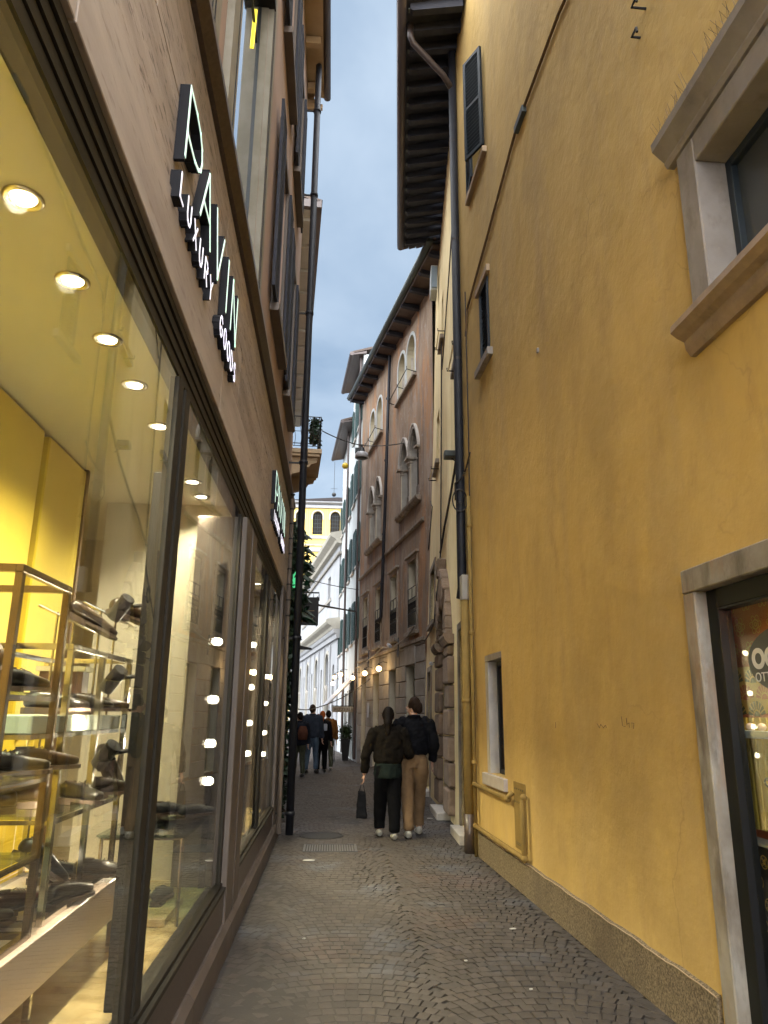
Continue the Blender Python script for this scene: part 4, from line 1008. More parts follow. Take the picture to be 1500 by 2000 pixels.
b = MB(RN); frame4(b, 1.917, 3.343, 3.699, 4.578, .05, -.21, -.14); b.build('casement', m_slate, uw, bevel=.003)
b = MB(RN); b.box(1.95, 3.31, -.185, -.178, 3.73, 4.55); b.build('pane', m_pane2, uw)
b = MB(RN); b.box(1.9, 3.4, -.42, -.40, 3.7, 4.7); b.build('inner_blind', mat('grey_blind', (.10, .095, .08), .9), uw)
b = MB(RN)
r = random.Random(4)
for i in range(75):
    s = 3.60 - i * .028
    for k in range(2):
        e = (s + r.uniform(-.04, .04), .11 + r.uniform(-.07, .04), 5.02 + r.uniform(-.02, .03)); b.tube([(s, .10, 4.92), e], .0009, 4)
b.build('bird_spikes', m_granite, uw, norm=False, kind='stuff')
# hooks near the top
for s, z, lb, ln in ((3.74, 6.12, 'black iron shutter hook high on the ochre wall, upper of two', .10), (3.85, 6.0, 'small rusty bracket just below the iron shutter hook', .06)):
    t = thing('wall_hook', lb, 'hook', RN.W(s, 0, z)); b = MB(RN); b.tube([(s, 0, z), (s, ln, z), (s - .07, ln, z), (s - .075, ln, z - .04)], .009, 6); b.build('hook', m_iron, t)
b = MB(RN)
for pts_ in ([(4.98, .003, 1.60), (4.97, .003, 1.54), (4.93, .003, 1.535)], [(4.90, .003, 1.59), (4.90, .003, 1.55), (4.86, .003, 1.56), (4.86, .003, 1.53)], [(4.83, .003, 1.56), (4.79, .003, 1.56), (4.80, .003, 1.525)], [(5.42, .003, 1.55), (5.38, .003, 1.52), (5.35, .003, 1.545), (5.31, .003, 1.52), (5.27, .003, 1.54), (5.25, .003, 1.525)], [(6.35, .003, 1.55), (6.36, .003, 1.50)]): b.tube(pts_, .0022, 4)
b.build('scribble', mat('faded_pencil', (.14, .09, .04), .9), oh, norm=False)
b = MB(RN); b.lathe([(.018, 0), (.014, .012), (.001, .014)], (0, 0, 0), 8); b.v = []; b.f = []; b.m = []; b.box(6.29, 6.32, 0, .02, 4.93, 4.98); b.build('plug', m_stonew, oh, bevel=.004)
t = thing('wall_bracket', 'short grey metal bracket on the wall cable high above', 'bracket', RN.W(6.5, 0, 7.8))
b = MB(RN); b.box(6.3, 6.62, .0, .05, 7.72, 7.80); b.build('plate', m_gutg, t)
# small window low on the wall
sm_ = thing('small_window', 'narrow deep window with pale stone jamb low on the ochre wall', 'window', RN.W(8.5, 0, 1.6))
b = MB(RN); b.box(8.72, 8.86, -.25, .006, .97, 2.2); b.build('jamb', m_step, sm_, bevel=.004)
b = MB(RN); b.box(8.10, 8.86, -.25, .008, 2.205, 2.275); b.build('head', m_stonew, sm_, bevel=.004)
b = MB(RN); b.box(8.00, 8.98, -.25, .045, .84, .965); b.build('sill', mat('pale_sill', (.36, .31, .27), .7, col2=(.42, .37, .33), nscale=8), sm_, bevel=.005)
b = MB(RN); frame4(b, 8.105, 8.715, .97, 2.2, .05, -.15, -.10); b.build('frame', m_dark, sm_)
b = MB(RN); b.box(8.15, 8.67, -.125, -.12, 1.02, 2.15); b.build('pane', mat('brown_reflecting_pane', (.05, .03, .02), .1), sm_)
# vent window higher up
vw = thing('louvred_window', 'small dark louvred window half way up beside the downpipe', 'window', RN.W(8.4, 0, 6.4))
b = MB(RN)
frame4(b, 8.145, 8.595, 5.925, 6.945, .05, -.1, .02); b.build('frame', m_slateshut, vw)
for i in range(14):
    b = MB(RN); b.prism([(8.2, -.06, 5.99 + i * .066), (8.2, .0, 5.97 + i * .066), (8.2, .0, 5.978 + i * .066), (8.2, -.06, 5.998 + i * .066)], (.345, 0, 0)); b.build('slat', m_slateshut, vw)
b = MB(RN); b.box(8.15, 8.59, -.15, -.12, 5.93, 6.94); b.build('pane', m_pane, vw)
b = MB(RN); b.box(8.02, 8.75, -.02, .07, 5.80, 5.90); b.build('sill', m_stonew, vw, bevel=.006)
b = MB(RN); b.box(8.05, 8.72, -.02, .045, 6.96, 7.06); b.build('head', m_tan, vw, bevel=.006)
# shuttered window on top
hw = thing('shuttered_window', 'high window with blue grey louvred shutters, one leaf ajar', 'window', RN.W(8.5, 0, 9.6))
b = MB(RN); b.box(8.12, 8.98, -.2, -.18, 8.8, 10.42); b.build('pane', m_pane, hw)
b = MB(RN); b.box(8.0, 9.1, -.02, .06, 8.70, 8.79); b.build('sill', m_tan, hw, bevel=.005)
def leaf(parent, P0, dirv, w, z0, z1, fr, m):
    """louvred leaf hinged at P0=(s,d) running along dirv"""
    ux, uy = dirv; nx, ny = -uy, ux; T = .035
    def Q(a, c, z): return (P0[0] + ux * a + nx * c, P0[1] + uy * a + ny * c, z)
    def bx(mb, a0, a1, c0, c1, za, zb_):
        vs = [Q(a, c, z) for a in (a0, a1) for c in (c0, c1) for z in (za, zb_)]
        mb.add(vs, [(0, 1, 3, 2), (4, 6, 7, 5), (0, 4, 5, 1), (2, 3, 7, 6), (0, 2, 6, 4), (1, 5, 7, 3)])
    b = MB(fr); e = .05
    bx(b, 0, e, 0, T, z0, z1); bx(b, w - e, w, 0, T, z0, z1); zm = (z0 + z1) / 2
    for za in (z0, zm - e / 2, z1 - e): bx(b, e, w - e, 0, T, za, za + e)
    lf = b.build('shutter_leaf', m, parent)
    k = int((z1 - z0) / .06); sl = MB(fr)
    for j in range(k):
        za = z0 + e + .008 + j * .06
        if za + .05 > z1 - e or (zm - e / 2 - .05 < za < zm + e / 2): continue
        vs = [Q(e, 0, za), Q(w - e, 0, za), Q(w - e, T * .8, za + .035), Q(e, T * .8, za + .035), Q(e, 0, za + .010), Q(w - e, 0, za + .010), Q(w - e, T * .8, za + .045), Q(e, T * .8, za + .045)]
        s1 = MB(fr); s1.add(vs, [(0, 1, 2, 3), (4, 5, 6, 7), (0, 1, 5, 4), (2, 3, 7, 6), (1, 2, 6, 5), (0, 3, 7, 4)]); s1.build('slat', m, lf)
leaf(hw, (9.1, .04), (-.995, .09), .50, 8.8, 10.1, RN, m_slateshut)
leaf(hw, (8.0, .03), (.90, .42), .38, 8.80, 10.40, RN, m_slateshut)

# pipes on the right
t = thing('downpipe', 'dark rain pipe down the right wall corner, kinked across to the eave gutter', 'downpipe', RN.W(9.75, .08, 0))
px = RN.W(9.80, .07, 0)
b = MB(); b.tube([(px[0], px[1], 13.6), (px[0], px[1], 3.25), (px[0] - .02, px[1], 3.1)], .062, 12); b.build('pipe', m_pipe, t, smooth=True)
b = MB(); b.tube([(.985, 9.35, 12.3), (.985, 9.35, 12.0), (1.03, 9.38, 11.9), (1.55, 9.68, 11.62), (px[0], px[1], 11.45)], .05, 12); b.build('offset_pipe', m_gut, t, smooth=True)
for z in (4.4, 6.6, 8.6, 10.4):
    b = MB(); b.tube([(px[0], px[1], z), (px[0], px[1], z + .04)], .062, 12); b.build('collar', m_gut, t); 
t = thing('painted_pipe', 'wide ochre painted pipe with dark foot at the end of the near wall', 'pipe', RN.W(9.62, .07, 0))
b = MB(RN); b.tube([(9.60, .075, .44), (9.60, .075, 3.05)], .06, 12); b.tube([(9.60, .075, 1.75), (9.60, .075, 1.80)], .067, 12); b.build('pipe', m_ypipe, t, smooth=True)
b = MB(RN); b.tube([(9.60, .075, .0), (9.60, .075, .44)], .068, 12); b.build('foot', m_granite, t, smooth=True)
b = MB(RN); b.box(9.53, 9.67, .01, .13, 3.05, 3.38); b.build('junction_box', m_ashlar, t, bevel=.01)
t = thing('painted_pipe', 'slim ochre gas pipe branching along the wall foot to the meter hatch', 'pipe', RN.W(9.3, .05, 0))
b = MB(RN); b.tube([(9.36, .05, .0), (9.36, .05, 4.4)], .022, 10); b.build('riser', m_ypipe, t, smooth=True)
b = MB(RN); b.tube([(9.33, .06, .80), (7.78, .06, .80), (7.74, .06, .83), (7.74, .02, .86)], .024, 10); b.build('upper_branch', m_ypipe, t, smooth=True)
b = MB(RN); b.tube([(9.33, .06, .335), (7.30, .06, .335), (7.26, .06, .37), (7.26, .06, .84), (7.26, .03, .88)], .026, 10); b.build('lower_branch', m_ypipe, t, smooth=True)
for p in ((9.36, .05, .80), (9.36, .05, .335), (7.26, .06, .34), (7.26, .05, .86), (7.78, .06, .80), (9.36, .05, 1.05), (9.36, .05, 2.6), (9.36, .05, 4.0)):
    b = MB(RN); b.ball(p, .036, 10); b.build('joint', m_ypipe, t, smooth=True)
t = thing('meter_hatch', 'ochre painted meter hatch with two rows of vent holes between the pipes', 'meter box', RN.W(7.5, 0, .6))
b = MB(RN); b.box(7.34, 7.74, -.01, .012, .36, .97); b.build('door_plate', m_ypipe, t, bevel=.003)
b = MB(RN)
for z in (.90, .78):
    for k in range(5): b.box(7.40 + k * .07, 7.42 + k * .07, .0121, .0135, z, z + .014)
for z in (.40, .415): b.box(7.36, 7.7, .0121, .0135, z, z + .004)
b.build('vent_holes', m_dark, t)
def cable(pts, r, lbl, cat='cable', grp=None, mm=None, fr=None, sag=0.0, n=16):
    P = []
    for A, B in zip(pts, pts[1:]):
        for i in range(n): 
            u = i / n; P.append((A[0] + (B[0] - A[0]) * u, A[1] + (B[1] - A[1]) * u, A[2] + (B[2] - A[2]) * u - sag * 4 * u * (1 - u)))
    P.append(pts[-1]); b = MB(fr); b.tube(P, r, 6)
    o = b.build('cable', mm or m_cable); return tag(o, lbl, cat, grp)
cable([(4.2, .02, 7.55), (5.2, .02, 7.75), (6.6, .02, 7.80), (8.0, .02, 7.45), (9.3, .02, 7.15), (9.45, .02, 6.8)], .016, 'brown cable slanting over the upper ochre wall', fr=RN, n=4, mm=mat('cable_brown', (.16, .10, .045), .8))
cable([(9.42, .02, 7.5), (9.40, .02, 5.3), (9.43, .02, 4.6), (9.4, .02, 3.4), (9.42, .02, .5)], .009, 'thin black cable beside the slim ochre pipe', fr=RN, n=4)
cable([(9.3, .03, 5.0), (9.6, .05, 4.8), (9.8, .14, 4.72), (9.9, .12, 4.5)], .012, 'loose cable curling across the right downpipe', fr=RN, n=5, sag=.03)
t = tag(MB().tube([tuple(Vector((px[0] - .02 + .1 * cos(k * pi / 8), px[1] - .07, 4.45 + .16 * sin(k * pi / 8)))) for k in range(17)], .010, 6).build('cable_loop', m_cable), 'coiled cable loop hung on the right downpipe', 'cable')

# ------------------------------------------------------------------ right middle: buff house
bh = thing('buff_house', 'leaning buff plastered house with dark timber eave beyond the near wall', 'building', RM.W(4, 0, 0))
op_m = [(.25, 1.05, .12, 2.80), (2.55, 3.55, .1, 3.55, 'p'), (6.0, 6.9, .1, 2.5), (5.35, 6.65, 3.5, 4.68), (.35, 1.1, 7.05, 8.45), (3.7, 4.2, 9.1, 10.2), (4.8, 5.6, 6.8, 8.0)]
b = MB(RM); wall(b, .03, 8.35, 0, 12.32, op_m, .28); b.box(.03, .04, -3, -.01, 0, 12.3); b.box(8.33, 8.35, -3, -.01, 0, 12.3); b.build('wall', m_yel2, bh)
for (a, c, z0, z1) in ((.25, 1.05, .12, 2.80), (6.0, 6.9, .1, 2.5)):
    b = MB(RM); frame4(b, a - .11, c + .11, z0 - .12, z1 + .11, .11, -.05, .03, bottom=False); b.build('door_surround', m_stone, bh, bevel=.005)
    b = MB(RM); b.box(a, c, -.24, -.20, z0, z1 - .42); b.box(a + .1, c - .1, -.2, -.185, z0 + .2, z0 + 1.0); dd_ = b.build('door', m_door, bh, bevel=.004)
    b = MB(RM); b.box(a, c, -.22, -.205, z1 - .38, z1); b.build('transom_pane', m_pane, dd_)
    b = MB(RM); b.box(a - .1, c + .1, -.3, .16, 0, z0 - .005); b.build('door_step', m_step, bh, bevel=.005)
for k, (a, c, z0, z1) in enumerate(op_m[3:]):
    b = MB(RM)
    if k == 0: b.box(a - .12, a, -.05, .03, z0, z1 + .12); b.box(c, c + .12, -.05, .03, z0, z1 + .12); b.box(a, c, -.05, .03, z1, z1 + .12)
    b.box(a - .12, c + .12, -.1, .08, z0 - .1, z0 - .004); wn = b.build('window', m_stone, bh, bevel=.004)
    b = MB(RM); b.box(a, c, -.22, -.20, z0, z1); b.build('pane', m_pane2, wn)
    b = MB(RM); frame4(b, a, c, z0, z1, .06, -.2, -.17); b.box((a + c) / 2 - .03, (a + c) / 2 + .03, -.2, -.17, z0 + .06, z1 - .06); b.build('sash', m_granite2, wn)
b = MB(RM); b.box(-.02, .22, -.1, .035, 0, .9); b.build('corner_guard', m_granite, bh, bevel=.01)
# rusticated portal
po = thing('stone_portal', 'old rusticated stone doorway with pointed arch in the buff wall', 'doorway', RM.W(3.1, 0, 0))
r = random.Random(12)
for side in (0, 1):
    z = .12
    while z < 2.6:
        h = .40 + r.uniform(-.04, .05); h = min(h, 2.68 - z)
        a, c = ((1.85, 2.55) if side == 0 else (3.55, 4.28)); j = r.uniform(-.04, .04)
        b = MB(RM); b.box(a + (j if side == 0 else 0), c + (j if side else 0), -.1, .10 + r.uniform(-.015, .02), z + .012, z + h - .012); b.build('stone_block', m_portal, po, bevel=.035, seg=2); z += h
    b = MB(RM); b.prism([((1.78 if side == 0 else 3.5), d, zz) for d, zz in ((-.1, 2.69), (.10, 2.69), (.15, 2.75), (.17, 2.80), (.17, 2.84), (-.1, 2.84))], (.82, 0, 0)); b.build('impost', m_portal, po)
inn = arc_pts(2.55, 3.55, 3.55, 14, True); out = arc_pts(2.0, 4.12, 4.15, 14, True)
for i in range(14):
    g_ = .0
    A, B, D, E = inn[i], inn[i + 1], out[i + 1], out[i]
    cx = (A[0] + B[0] + D[0] + E[0]) / 4; cz = (A[1] + B[1] + D[1] + E[1]) / 4; q = [(cx + (x - cx) * .96, max(2.85, cz + (z_ - cz) * .96)) for x, z_ in (A, B, D, E)]
    b = MB(RM); b.prism([(x, -.1, z_) for x, z_ in q], (0, .19 + r.uniform(0, .05), 0)); b.build('arch_stone', m_portal, po, bevel=.02)
b = MB(RM); b.box(2.95, 3.17, .0, .17, 3.95, 4.3); b.build('keystone', m_portal, po, bevel=.03, seg=2)
b = MB(RM); b.box(2.55, 3.55, -.27, -.22, .1, 2.7); b.box(2.62, 3.02, -.22, -.20, .3, 1.2); b.box(3.08, 3.48, -.22, -.20, .3, 1.2); b.box(2.62, 3.02, -.22, -.20, 1.4, 2.5); b.box(3.08, 3.48, -.22, -.20, 1.4, 2.5); b.build('door', m_door, po)
b = MB(RM); b.box(2.5, 3.6, -.27, -.25, 2.7, 3.55); b.build('lunette', m_pane, po)
b = MB(RM); b.box(2.45, 3.65, -.25, .22, .0, .11); b.build('door_step', m_step, po, bevel=.008)
# eave
b = MB()
def EV(s, d, z): return RM.W(s, d, z)
ev = thing('timber_eave', 'dark timber eave with rafters and long gutter against the sky', 'eave', RM.W(2.5, .4, 12.3))
b = MB(RM); b.prism([(-1.1, -.05, 12.42), (-1.1, .88, 12.22), (-1.1, .88, 12.25), (-1.1, -.05, 12.46)], (6.3, 0, 0)); b.build('boarding', m_wood, ev)
for i in range(17):
    s = -1.0 + i * .37
    b = MB(RM); b.prism([(s, -.02, 12.22), (s, .76, 12.10), (s, .80, 12.13), (s, .80, 12.235), (s, -.02, 12.40)], (.11, 0, 0)); b.build('rafter', m_wood, ev)
    b = MB(RM); b.box(s + .02, s + .09, .77, .83, 12.14, 12.16); b.build('rafter_clip', m_gutg, ev)
b = MB(RM); b.tube([(-1.3, .93, 12.24), (5.25, .93, 12.24)], .075, 12); b.build('gutter', m_gut, ev, smooth=True)
b = MB(RM); b.tube([(-1.3, 1.0, 12.28), (5.25, 1.0, 12.28)], .012, 6); b.build('gutter_lip', m_gutg, ev)
r = random.Random(2)
for i in range(5):
    b = MB(RM); b.prism([(5.2 + .02 * i, .9 - i * .17, 12.24 + i * .04), (5.2 + .02 * i, .74 - i * .17, 12.29 + i * .04), (5.2 + .02 * i, .74 - i * .17, 12.34 + i * .04), (5.2 + .02 * i, .9 - i * .17, 12.29 + i * .04)], (.14, 0, 0)); b.build('tile_end', m_tile, ev)
b = MB(RM); b.prism([(-1.1, .95, 12.30), (-1.1, -3, 13.7), (-1.1, -3, 13.6), (-1.1, .9, 12.25)], (6.35, 0, 0)); b.build('roof', m_tile, ev)
b = MB(RM); b.prism([(5.25, .05, 12.30), (5.25, -3, 13.5), (5.25, -3, 13.4), (5.25, .05, 12.25)], (3.3, 0, 0)); b.build('roof', m_tile, ev)
t = thing('skylight_box', 'pale glazed box lamp tucked under the end of the dark eave', 'lamp', RM.W(5.3, .1, 11.6))
b = MB(RM); b.box(5.25, 5.75, .04, .2, 11.15, 11.8); b.build('housing', m_white, t, bevel=.01)
b = MB(RM); b.box(5.22, 5.249, .055, .185, 11.2, 11.75); b.build('pane', mat('sky_pane', (.25, .33, .42), .1), t)
# clothes line irons and cables
for i, (s, z, L, w, lb) in enumerate([(4.1, 9.0, .14, .8, 'thin iron clothes bar under the upper far window of the buff wall'), (.9, 6.95, .16, .9, 'thin iron clothes bar under the window beside the dark downpipe'), (5.6, 6.6, .16, .8, 'thin iron clothes bar lower on the buff wall near the pink house')]):
    t = thing('clothes_bar', lb, 'clothes bar', RM.W(s, 0, z)); b = MB(RM); b.tube([(s, 0, z), (s, L, z), (s, L, z + .05)], .012, 6); b.build('arm', m_iron, t); b = MB(RM); b.tube([(s - w, 0, z), (s - w, L, z), (s - w, L, z + .05)], .012, 6); b.build('arm', m_iron, t)
    b = MB(RM); b.tube([(s, L - .02, z), (s - w, L - .02, z)], .010, 6); b.build('bar', m_yel2, t)
cable([(.0, .03, 5.9), (1.2, .03, 5.35), (3.0, .03, 4.9), (3.9, .03, 4.6)], .02, 'thick cable sloping down across the buff wall', fr=RM, n=4, sag=.02)
cable([(1.0, .03, 9.8), (2.6, .03, 8.9), (3.6, .03, 8.3)], .012, 'thin cable sloping high on the buff wall', fr=RM, n=4)
cable([(3.75, .03, 9.0), (3.8, .03, 4.7), (3.85, .05, 4.2), (4.2, .06, 3.9), (5.0, .05, 3.4), (6.6, .05, 3.3), (8.0, .05, 3.3)], .016, 'cable dropping beside the portal then running left along the buff wall', fr=RM, n=5, sag=.02)
cable([(6.9, .03, 6.5), (6.3, .03, 6.2), (7.6, .03, 5.3), (8.2, .05, 4.6)], .012, 'looped thin cable near the corner to the pink house', fr=RM, n=4, sag=.03)
t = tag(MB(RM).tube([(4.2, .06 + .03 * sin(k * pi / 8), 3.95 + .14 * sin(k * pi / 8)) if False else (4.25 + .14 * cos(k * pi / 8), .06, 3.75 + .16 * sin(k * pi / 8)) for k in range(17)], .014, 6).build('cable_loop', m_cable), 'coiled cable loop on the buff wall left of the portal', 'cable')
t = thing('spot_lamp', 'small dark flood lamp on the sloping cable of the buff wall', 'lamp', RM.W(.9, .1, 5.5)); b = MB(RM); b.box(.85, 1.05, .04, .22, 5.48, 5.58); b.build('head', m_gutg, t, bevel=.01)
b = MB(RM); b.tube([(.95, .0, 5.4), (.95, .1, 5.48)], .01, 6); b.build('arm', m_iron, t)
t = thing('wall_camera', 'small white security camera beside the portal', 'camera', RM.W(4.6, .1, 2.55)); b = MB(RM); b.tube([(4.6, .12, 2.55), (4.75, .13, 2.57)], .035, 8); b.build('camera_body', m_lampw, t); b = MB(RM); b.tube([(4.7, .0, 2.6), (4.7, .12, 2.57)], .01, 6); b.build('arm', m_iron, t)

# ------------------------------------------------------------------ pink palace
pk = thing('pink_palace', 'weathered pink plastered old house with pairs of arched windows', 'building', RP.W(4.3, 0, 0))
TOP = [(.55, 1.50, 10.62, 12.0, 1), (1.72, 2.62, 10.62, 12.0, 1), (4.98, 5.88, 10.62, 12.0, 1), (6.2, 7.1, 10.62, 12.0, 1)]
BIF = [(.22, 1.10, 7.0, 9.05, 'p'), (1.32, 2.20, 7.0, 9.05, 'p'), (4.95, 5.85, 7.0, 9.05, 'p'), (6.08, 6.98, 7.0, 9.05, 'p')]
REC = [(.42, 1.26, 3.75, 5.45), (2.62, 3.42, 3.75, 5.45), (4.85, 5.65, 3.75, 5.45), (7.0, 7.8, 3.75, 5.45)]
DOO = [(.62, 1.55, .08, 2.8), (2.7, 3.6, .08, 2.8), (4.95, 5.95, .08, 2.8), (7.05, 7.95, .08, 2.8)]
b = MB(RP); wall(b, -1.2, 8.7, 0, 13.1, TOP + REC + DOO + BIF, .30, mr=1)
b.box(8.69, 8.7, -3, -.01, 0, 13.1, 0); b.box(-1.2, 8.7, -3.02, -3, 0, 13.1)
b.build('wall', [m_pink, m_revc], pk)
for (a, c, z0, z1, k) in TOP:
    b = MB(RP); archring(b, a, c, z0, z1, .09, -.02, .018); wn = b.build('window', m_white, pk)
    b = MB(RP); archfill(b, a, c, z0, z1, -.22, -.18); b.build('blind', m_board, wn)
    b = MB(RP); b.box(a + .0, a + .06, -.18, -.12, z0, z1 - .45); b.box(c - .06, c, -.18, -.12, z0, z1 - .45); b.build('frame', m_step, wn)
for a, c in ((.4, 2.75), (4.8, 7.25)):
    b = MB(RP); b.box(a, c, -.1, .10, 10.52, 10.61); b.build('sill', m_stone, pk, bevel=.006)
    b = MB(RP); b.tube([(a, .28, 10.66), (c, .28, 10.66)], .012, 6)
    for s in (a, (a + c) / 2, c): b.tube([(s, 0, 10.60), (s, .28, 10.66), (s, .28, 10.74)], .012, 6)
    b.build('clothes_rail', m_iron, pk)
for (a, c, z0, z1, k) in BIF:
    b = MB(RP); archring(b, a + .012, c - .012, z0 + .012, z1 - .012, .01, -.29, -.02, 'p'); b.build('reveal_stone', m_ashlar, pk)
for pair in (BIF[:2], BIF[2:]):
    a0, c0 = pair[0][0], pair[0][1]; a1, c1 = pair[1][0], pair[1][1]
    bf = thing('arched_twin_window', 'twin pointed stone window with carved central column, %s pair on the pink wall' % ('right' if a0 < 3 else 'left'), 'window', RP.W((a0 + c1) / 2, 0, 8), 'twin arched windows on the pink wall')
    for (a, c, z0, z1, k) in pair:
        b = MB(RP); archring(b, a, c, 8.35, z1, .11, -.05, .05, 'p'); b.build('arch_moulding', m_ashlar, bf)
        b = MB(RP); archring(b, a - .11, c + .11, 8.36, z1 + .11, .04, -.02, .075, 'p'); b.build('outer_moulding', m_step, bf)
        b = MB(RP); archfill(b, a, c, z0, z1, -.22, -.19, 'p'); b.build('pane', m_void, bf)
        b = MB(RP); b.box(a + .02, c - .02, -.185, -.16, 7.0, 7.55); b.build('lower_panel', m_granite2, bf)
    mid = (c0 + a1) / 2
    for cxs, wd in ((mid, 1.0), (a0 - .05, .6), (c1 + .05, .6)):
        b = MB(RP); b.lathe([(.10 * wd, 7.0), (.11 * wd, 7.08), (.075 * wd, 7.14), (.07 * wd, 7.7), (.065 * wd, 8.02), (.085 * wd, 8.05)], (cxs, -.05, 0), 12); b.build('column', m_ashlar, bf, smooth=True)
        b = MB(RP); b.lathe([(.075 * wd, 8.05), (.10 * wd, 8.10), (.085 * wd, 8.14), (.14 * wd, 8.22), (.12 * wd, 8.26), (.17 * wd, 8.32)], (cxs, -.05, 0), 8); b.box(cxs - .17 * wd, cxs + .17 * wd, -.2, .12, 8.325, 8.38); b.build('capital', m_stone, bf)
    b = MB(RP); b.prism([(a0 - .25, d, z) for d, z in ((-.05, 6.86), (.08, 6.86), (.14, 6.93), (.15, 6.99), (-.05, 6.995))], (c1 - a0 + .5, 0, 0)); b.build('sill', m_stone, bf)
b = MB(RP); b.prism([(-.3, d, z) for d, z in ((-.02, 6.24), (.04, 6.24), (.07, 6.28), (.07, 6.33), (-.02, 6.36))], (9.0, 0, 0)); b.build('string_course', m_stone, pk)
for i, (a, c, z0, z1) in enumerate(REC):
    b = MB(RP); frame4(b, a - .12, c + .12, z0 - .12, z1 + .12, .118, -.05, .035); b.box(a - .2, c + .2, -.02, .09, z1 + .125, z1 + .19); wn = b.build('window', m_stone, pk, bevel=.004)
    b = MB(RP); b.box(a, c, -.28, -.25, z0, z1); b.build('pane', m_pane, wn)
    b = MB(RP); b.box(a - .18, c + .18, -.02, .12, z0 - .22, z0 - .125); b.build('sill', m_stone, wn, bevel=.006)
    b = MB(RP); zt = z0 + 1.0
    for z in (z0 + .02, z0 + .35, z0 + .72, zt): b.tube([(a - .02, .03, z), (c + .02, .03, z)], .012, 5)
    k = 8
    for j in range(k + 1): s = a + (c - a) * j / k; b.tube([(s, .03, z0 + .02), (s, .03, z0 + .72 if j not in (0, k, k // 2) else zt)], .010, 5)
    for j in range(k): s = a + (c - a) * (j + .5) / k; b.tube([(s + .03 * cos(t * pi / 3), .03, z0 + .53 + .1 * sin(t * pi / 3)) for t in range(7)], .007, 4)
    b.build('grille', m_iron, wn)
# ashlar ground floor
r = random.Random(3)
edges = [(-.35, .62), (1.55, 2.7), (3.6, 4.95), (5.95, 7.05), (7.95, 8.65)]
for ei, (a, c) in enumerate(edges):
    z = .02; k = 0
    while z < 3.25:
        h = .40; z1 = min(z + h, 3.3)
        cuts = [a, c] if (z < 2.8 and (c - a) < 1.0) else ([a, (a + c) / 2 + (.14 if k % 2 else -.14), c])
        for p, q in zip(cuts, cuts[1:]):
            b = MB(RP); b.box(p + .008, q - .008, -.02, .03 + r.uniform(-.006, .008), z + .008, z1 - .008); b.build('stone_block', m_ashlar, pk, bevel=.012)
        z = z1; k += 1
for (a, c, z0, z1) in DOO:
    b = MB(RP); b.box(a - .1, c + .1, -.03, .05, z1 + .01, 3.29); b.build('lintel_stone', m_ashlar, pk, bevel=.012)
    b = MB(RP); b.box(a, c, -.28, -.25, z0, z1); dd_ = b.build('door', m_dark, pk)
    b = MB(RP); frame4(b, a, c, z0, z1, .07, -.25, -.2); b.box((a + c) / 2 - .03, (a + c) / 2 + .03, -.25, -.2, z0 + .07, z1 - .07); b.build('frame', m_green, dd_)
    b = MB(RP); b.box(a + .07, c - .07, -.245, -.24, z0 + .9, z1 - .1); b.build('pane', m_pane, dd_)
b = MB(RP); b.box(-.35, 8.65, -.02, .07, 3.31, 3.40); b.build('base_course', m_stone, pk, bevel=.006)
for s, z in ((2.2, 3.6), (6.4, 3.6)):
    b = MB(RP); b.prism([(s, .05, z), (s + .04, .05, z), (s - .3, .14, z - .55), (s - .34, .14, z - .55)], (0, .03, 0)); b.build('tie_iron', m_iron, pk)
t = thing('menu_board', 'small white menu plate glowing beside the pink house doorway', 'sign', RP.W(6.5, .05, 1.7)); b = MB(RP); b.box(6.3, 6.6, .055, .07, 1.5, 1.95); b.build('plate', m_lampw, t)
# eave
pe = thing('pink_house_eave', 'brown boarded eave of the pink house with square rafters and green grey gutter', 'eave', RP.W(4.3, .5, 12.6))
EZ = lambda s: 12.22 + .10 * (s + .9)
b = MB(RP); b.prism([(-3.0, -.1, EZ(-3.0) + .1), (-3.0, .56, EZ(-3.0) + .17), (-3.0, .56, EZ(-3.0) + .2), (-3.0, -.1, EZ(-3.0) + .14)], (11.95, 0, 1.195)); b.build('boarding', m_woodb, pe)
for i in range(13):
    s = -2.8 + i * .95; b = MB(RP); b.prism([(s, -.02, EZ(s) - .02), (s, .46, EZ(s) + .03), (s, .5, EZ(s) + .06), (s, .5, EZ(s) + .16), (s, -.02, EZ(s) + .10)], (.14, 0, .014)); b.build('rafter', m_wood, pe)
b = MB(RP); b.tube([(-3.1, .58, EZ(-3.1) + .2), (8.95, .50, EZ(8.95) + .24)], .085, 10); b.build('gutter', m_gutg, pe, smooth=True)
b = MB(RP); b.tube([(-3.1, .5, EZ(-3.1) + .1), (8.95, .45, EZ(8.95) + .1)], .02, 6); b.build('edge_board', m_gut, pe)
b = MB(RP); b.prism([(-3.1, .6, EZ(-3.1) + .26), (-3.1, -3, EZ(-3.1) + 1.5), (-3.1, -3, EZ(-3.1) + 1.4), (-3.1, .5, EZ(-3.1) + .2)], (12.1, 0, 1.21)); b.build('roof', m_tile, pe)
t = thing('downpipe', 'dark downpipe dividing the pink facade, ending above the lamps', 'downpipe', RP.W(3.95, .1, 4))
b = MB(RP); b.tube([(3.45, .09, 12.6), (3.95, .09, 8), (4.45, .09, 4.45), (4.45, .16, 4.25)], .05, 10); b.build('pipe', m_pipe, t, smooth=True)
for z, s in ((11.2, 3.69), (9.2, 3.88), (6.9, 4.15), (5.4, 4.34)):
    b = MB(RP); b.tube([(s, .09, z), (s, .09, z + .05)], .06, 10); b.build('collar', m_pipe, t)
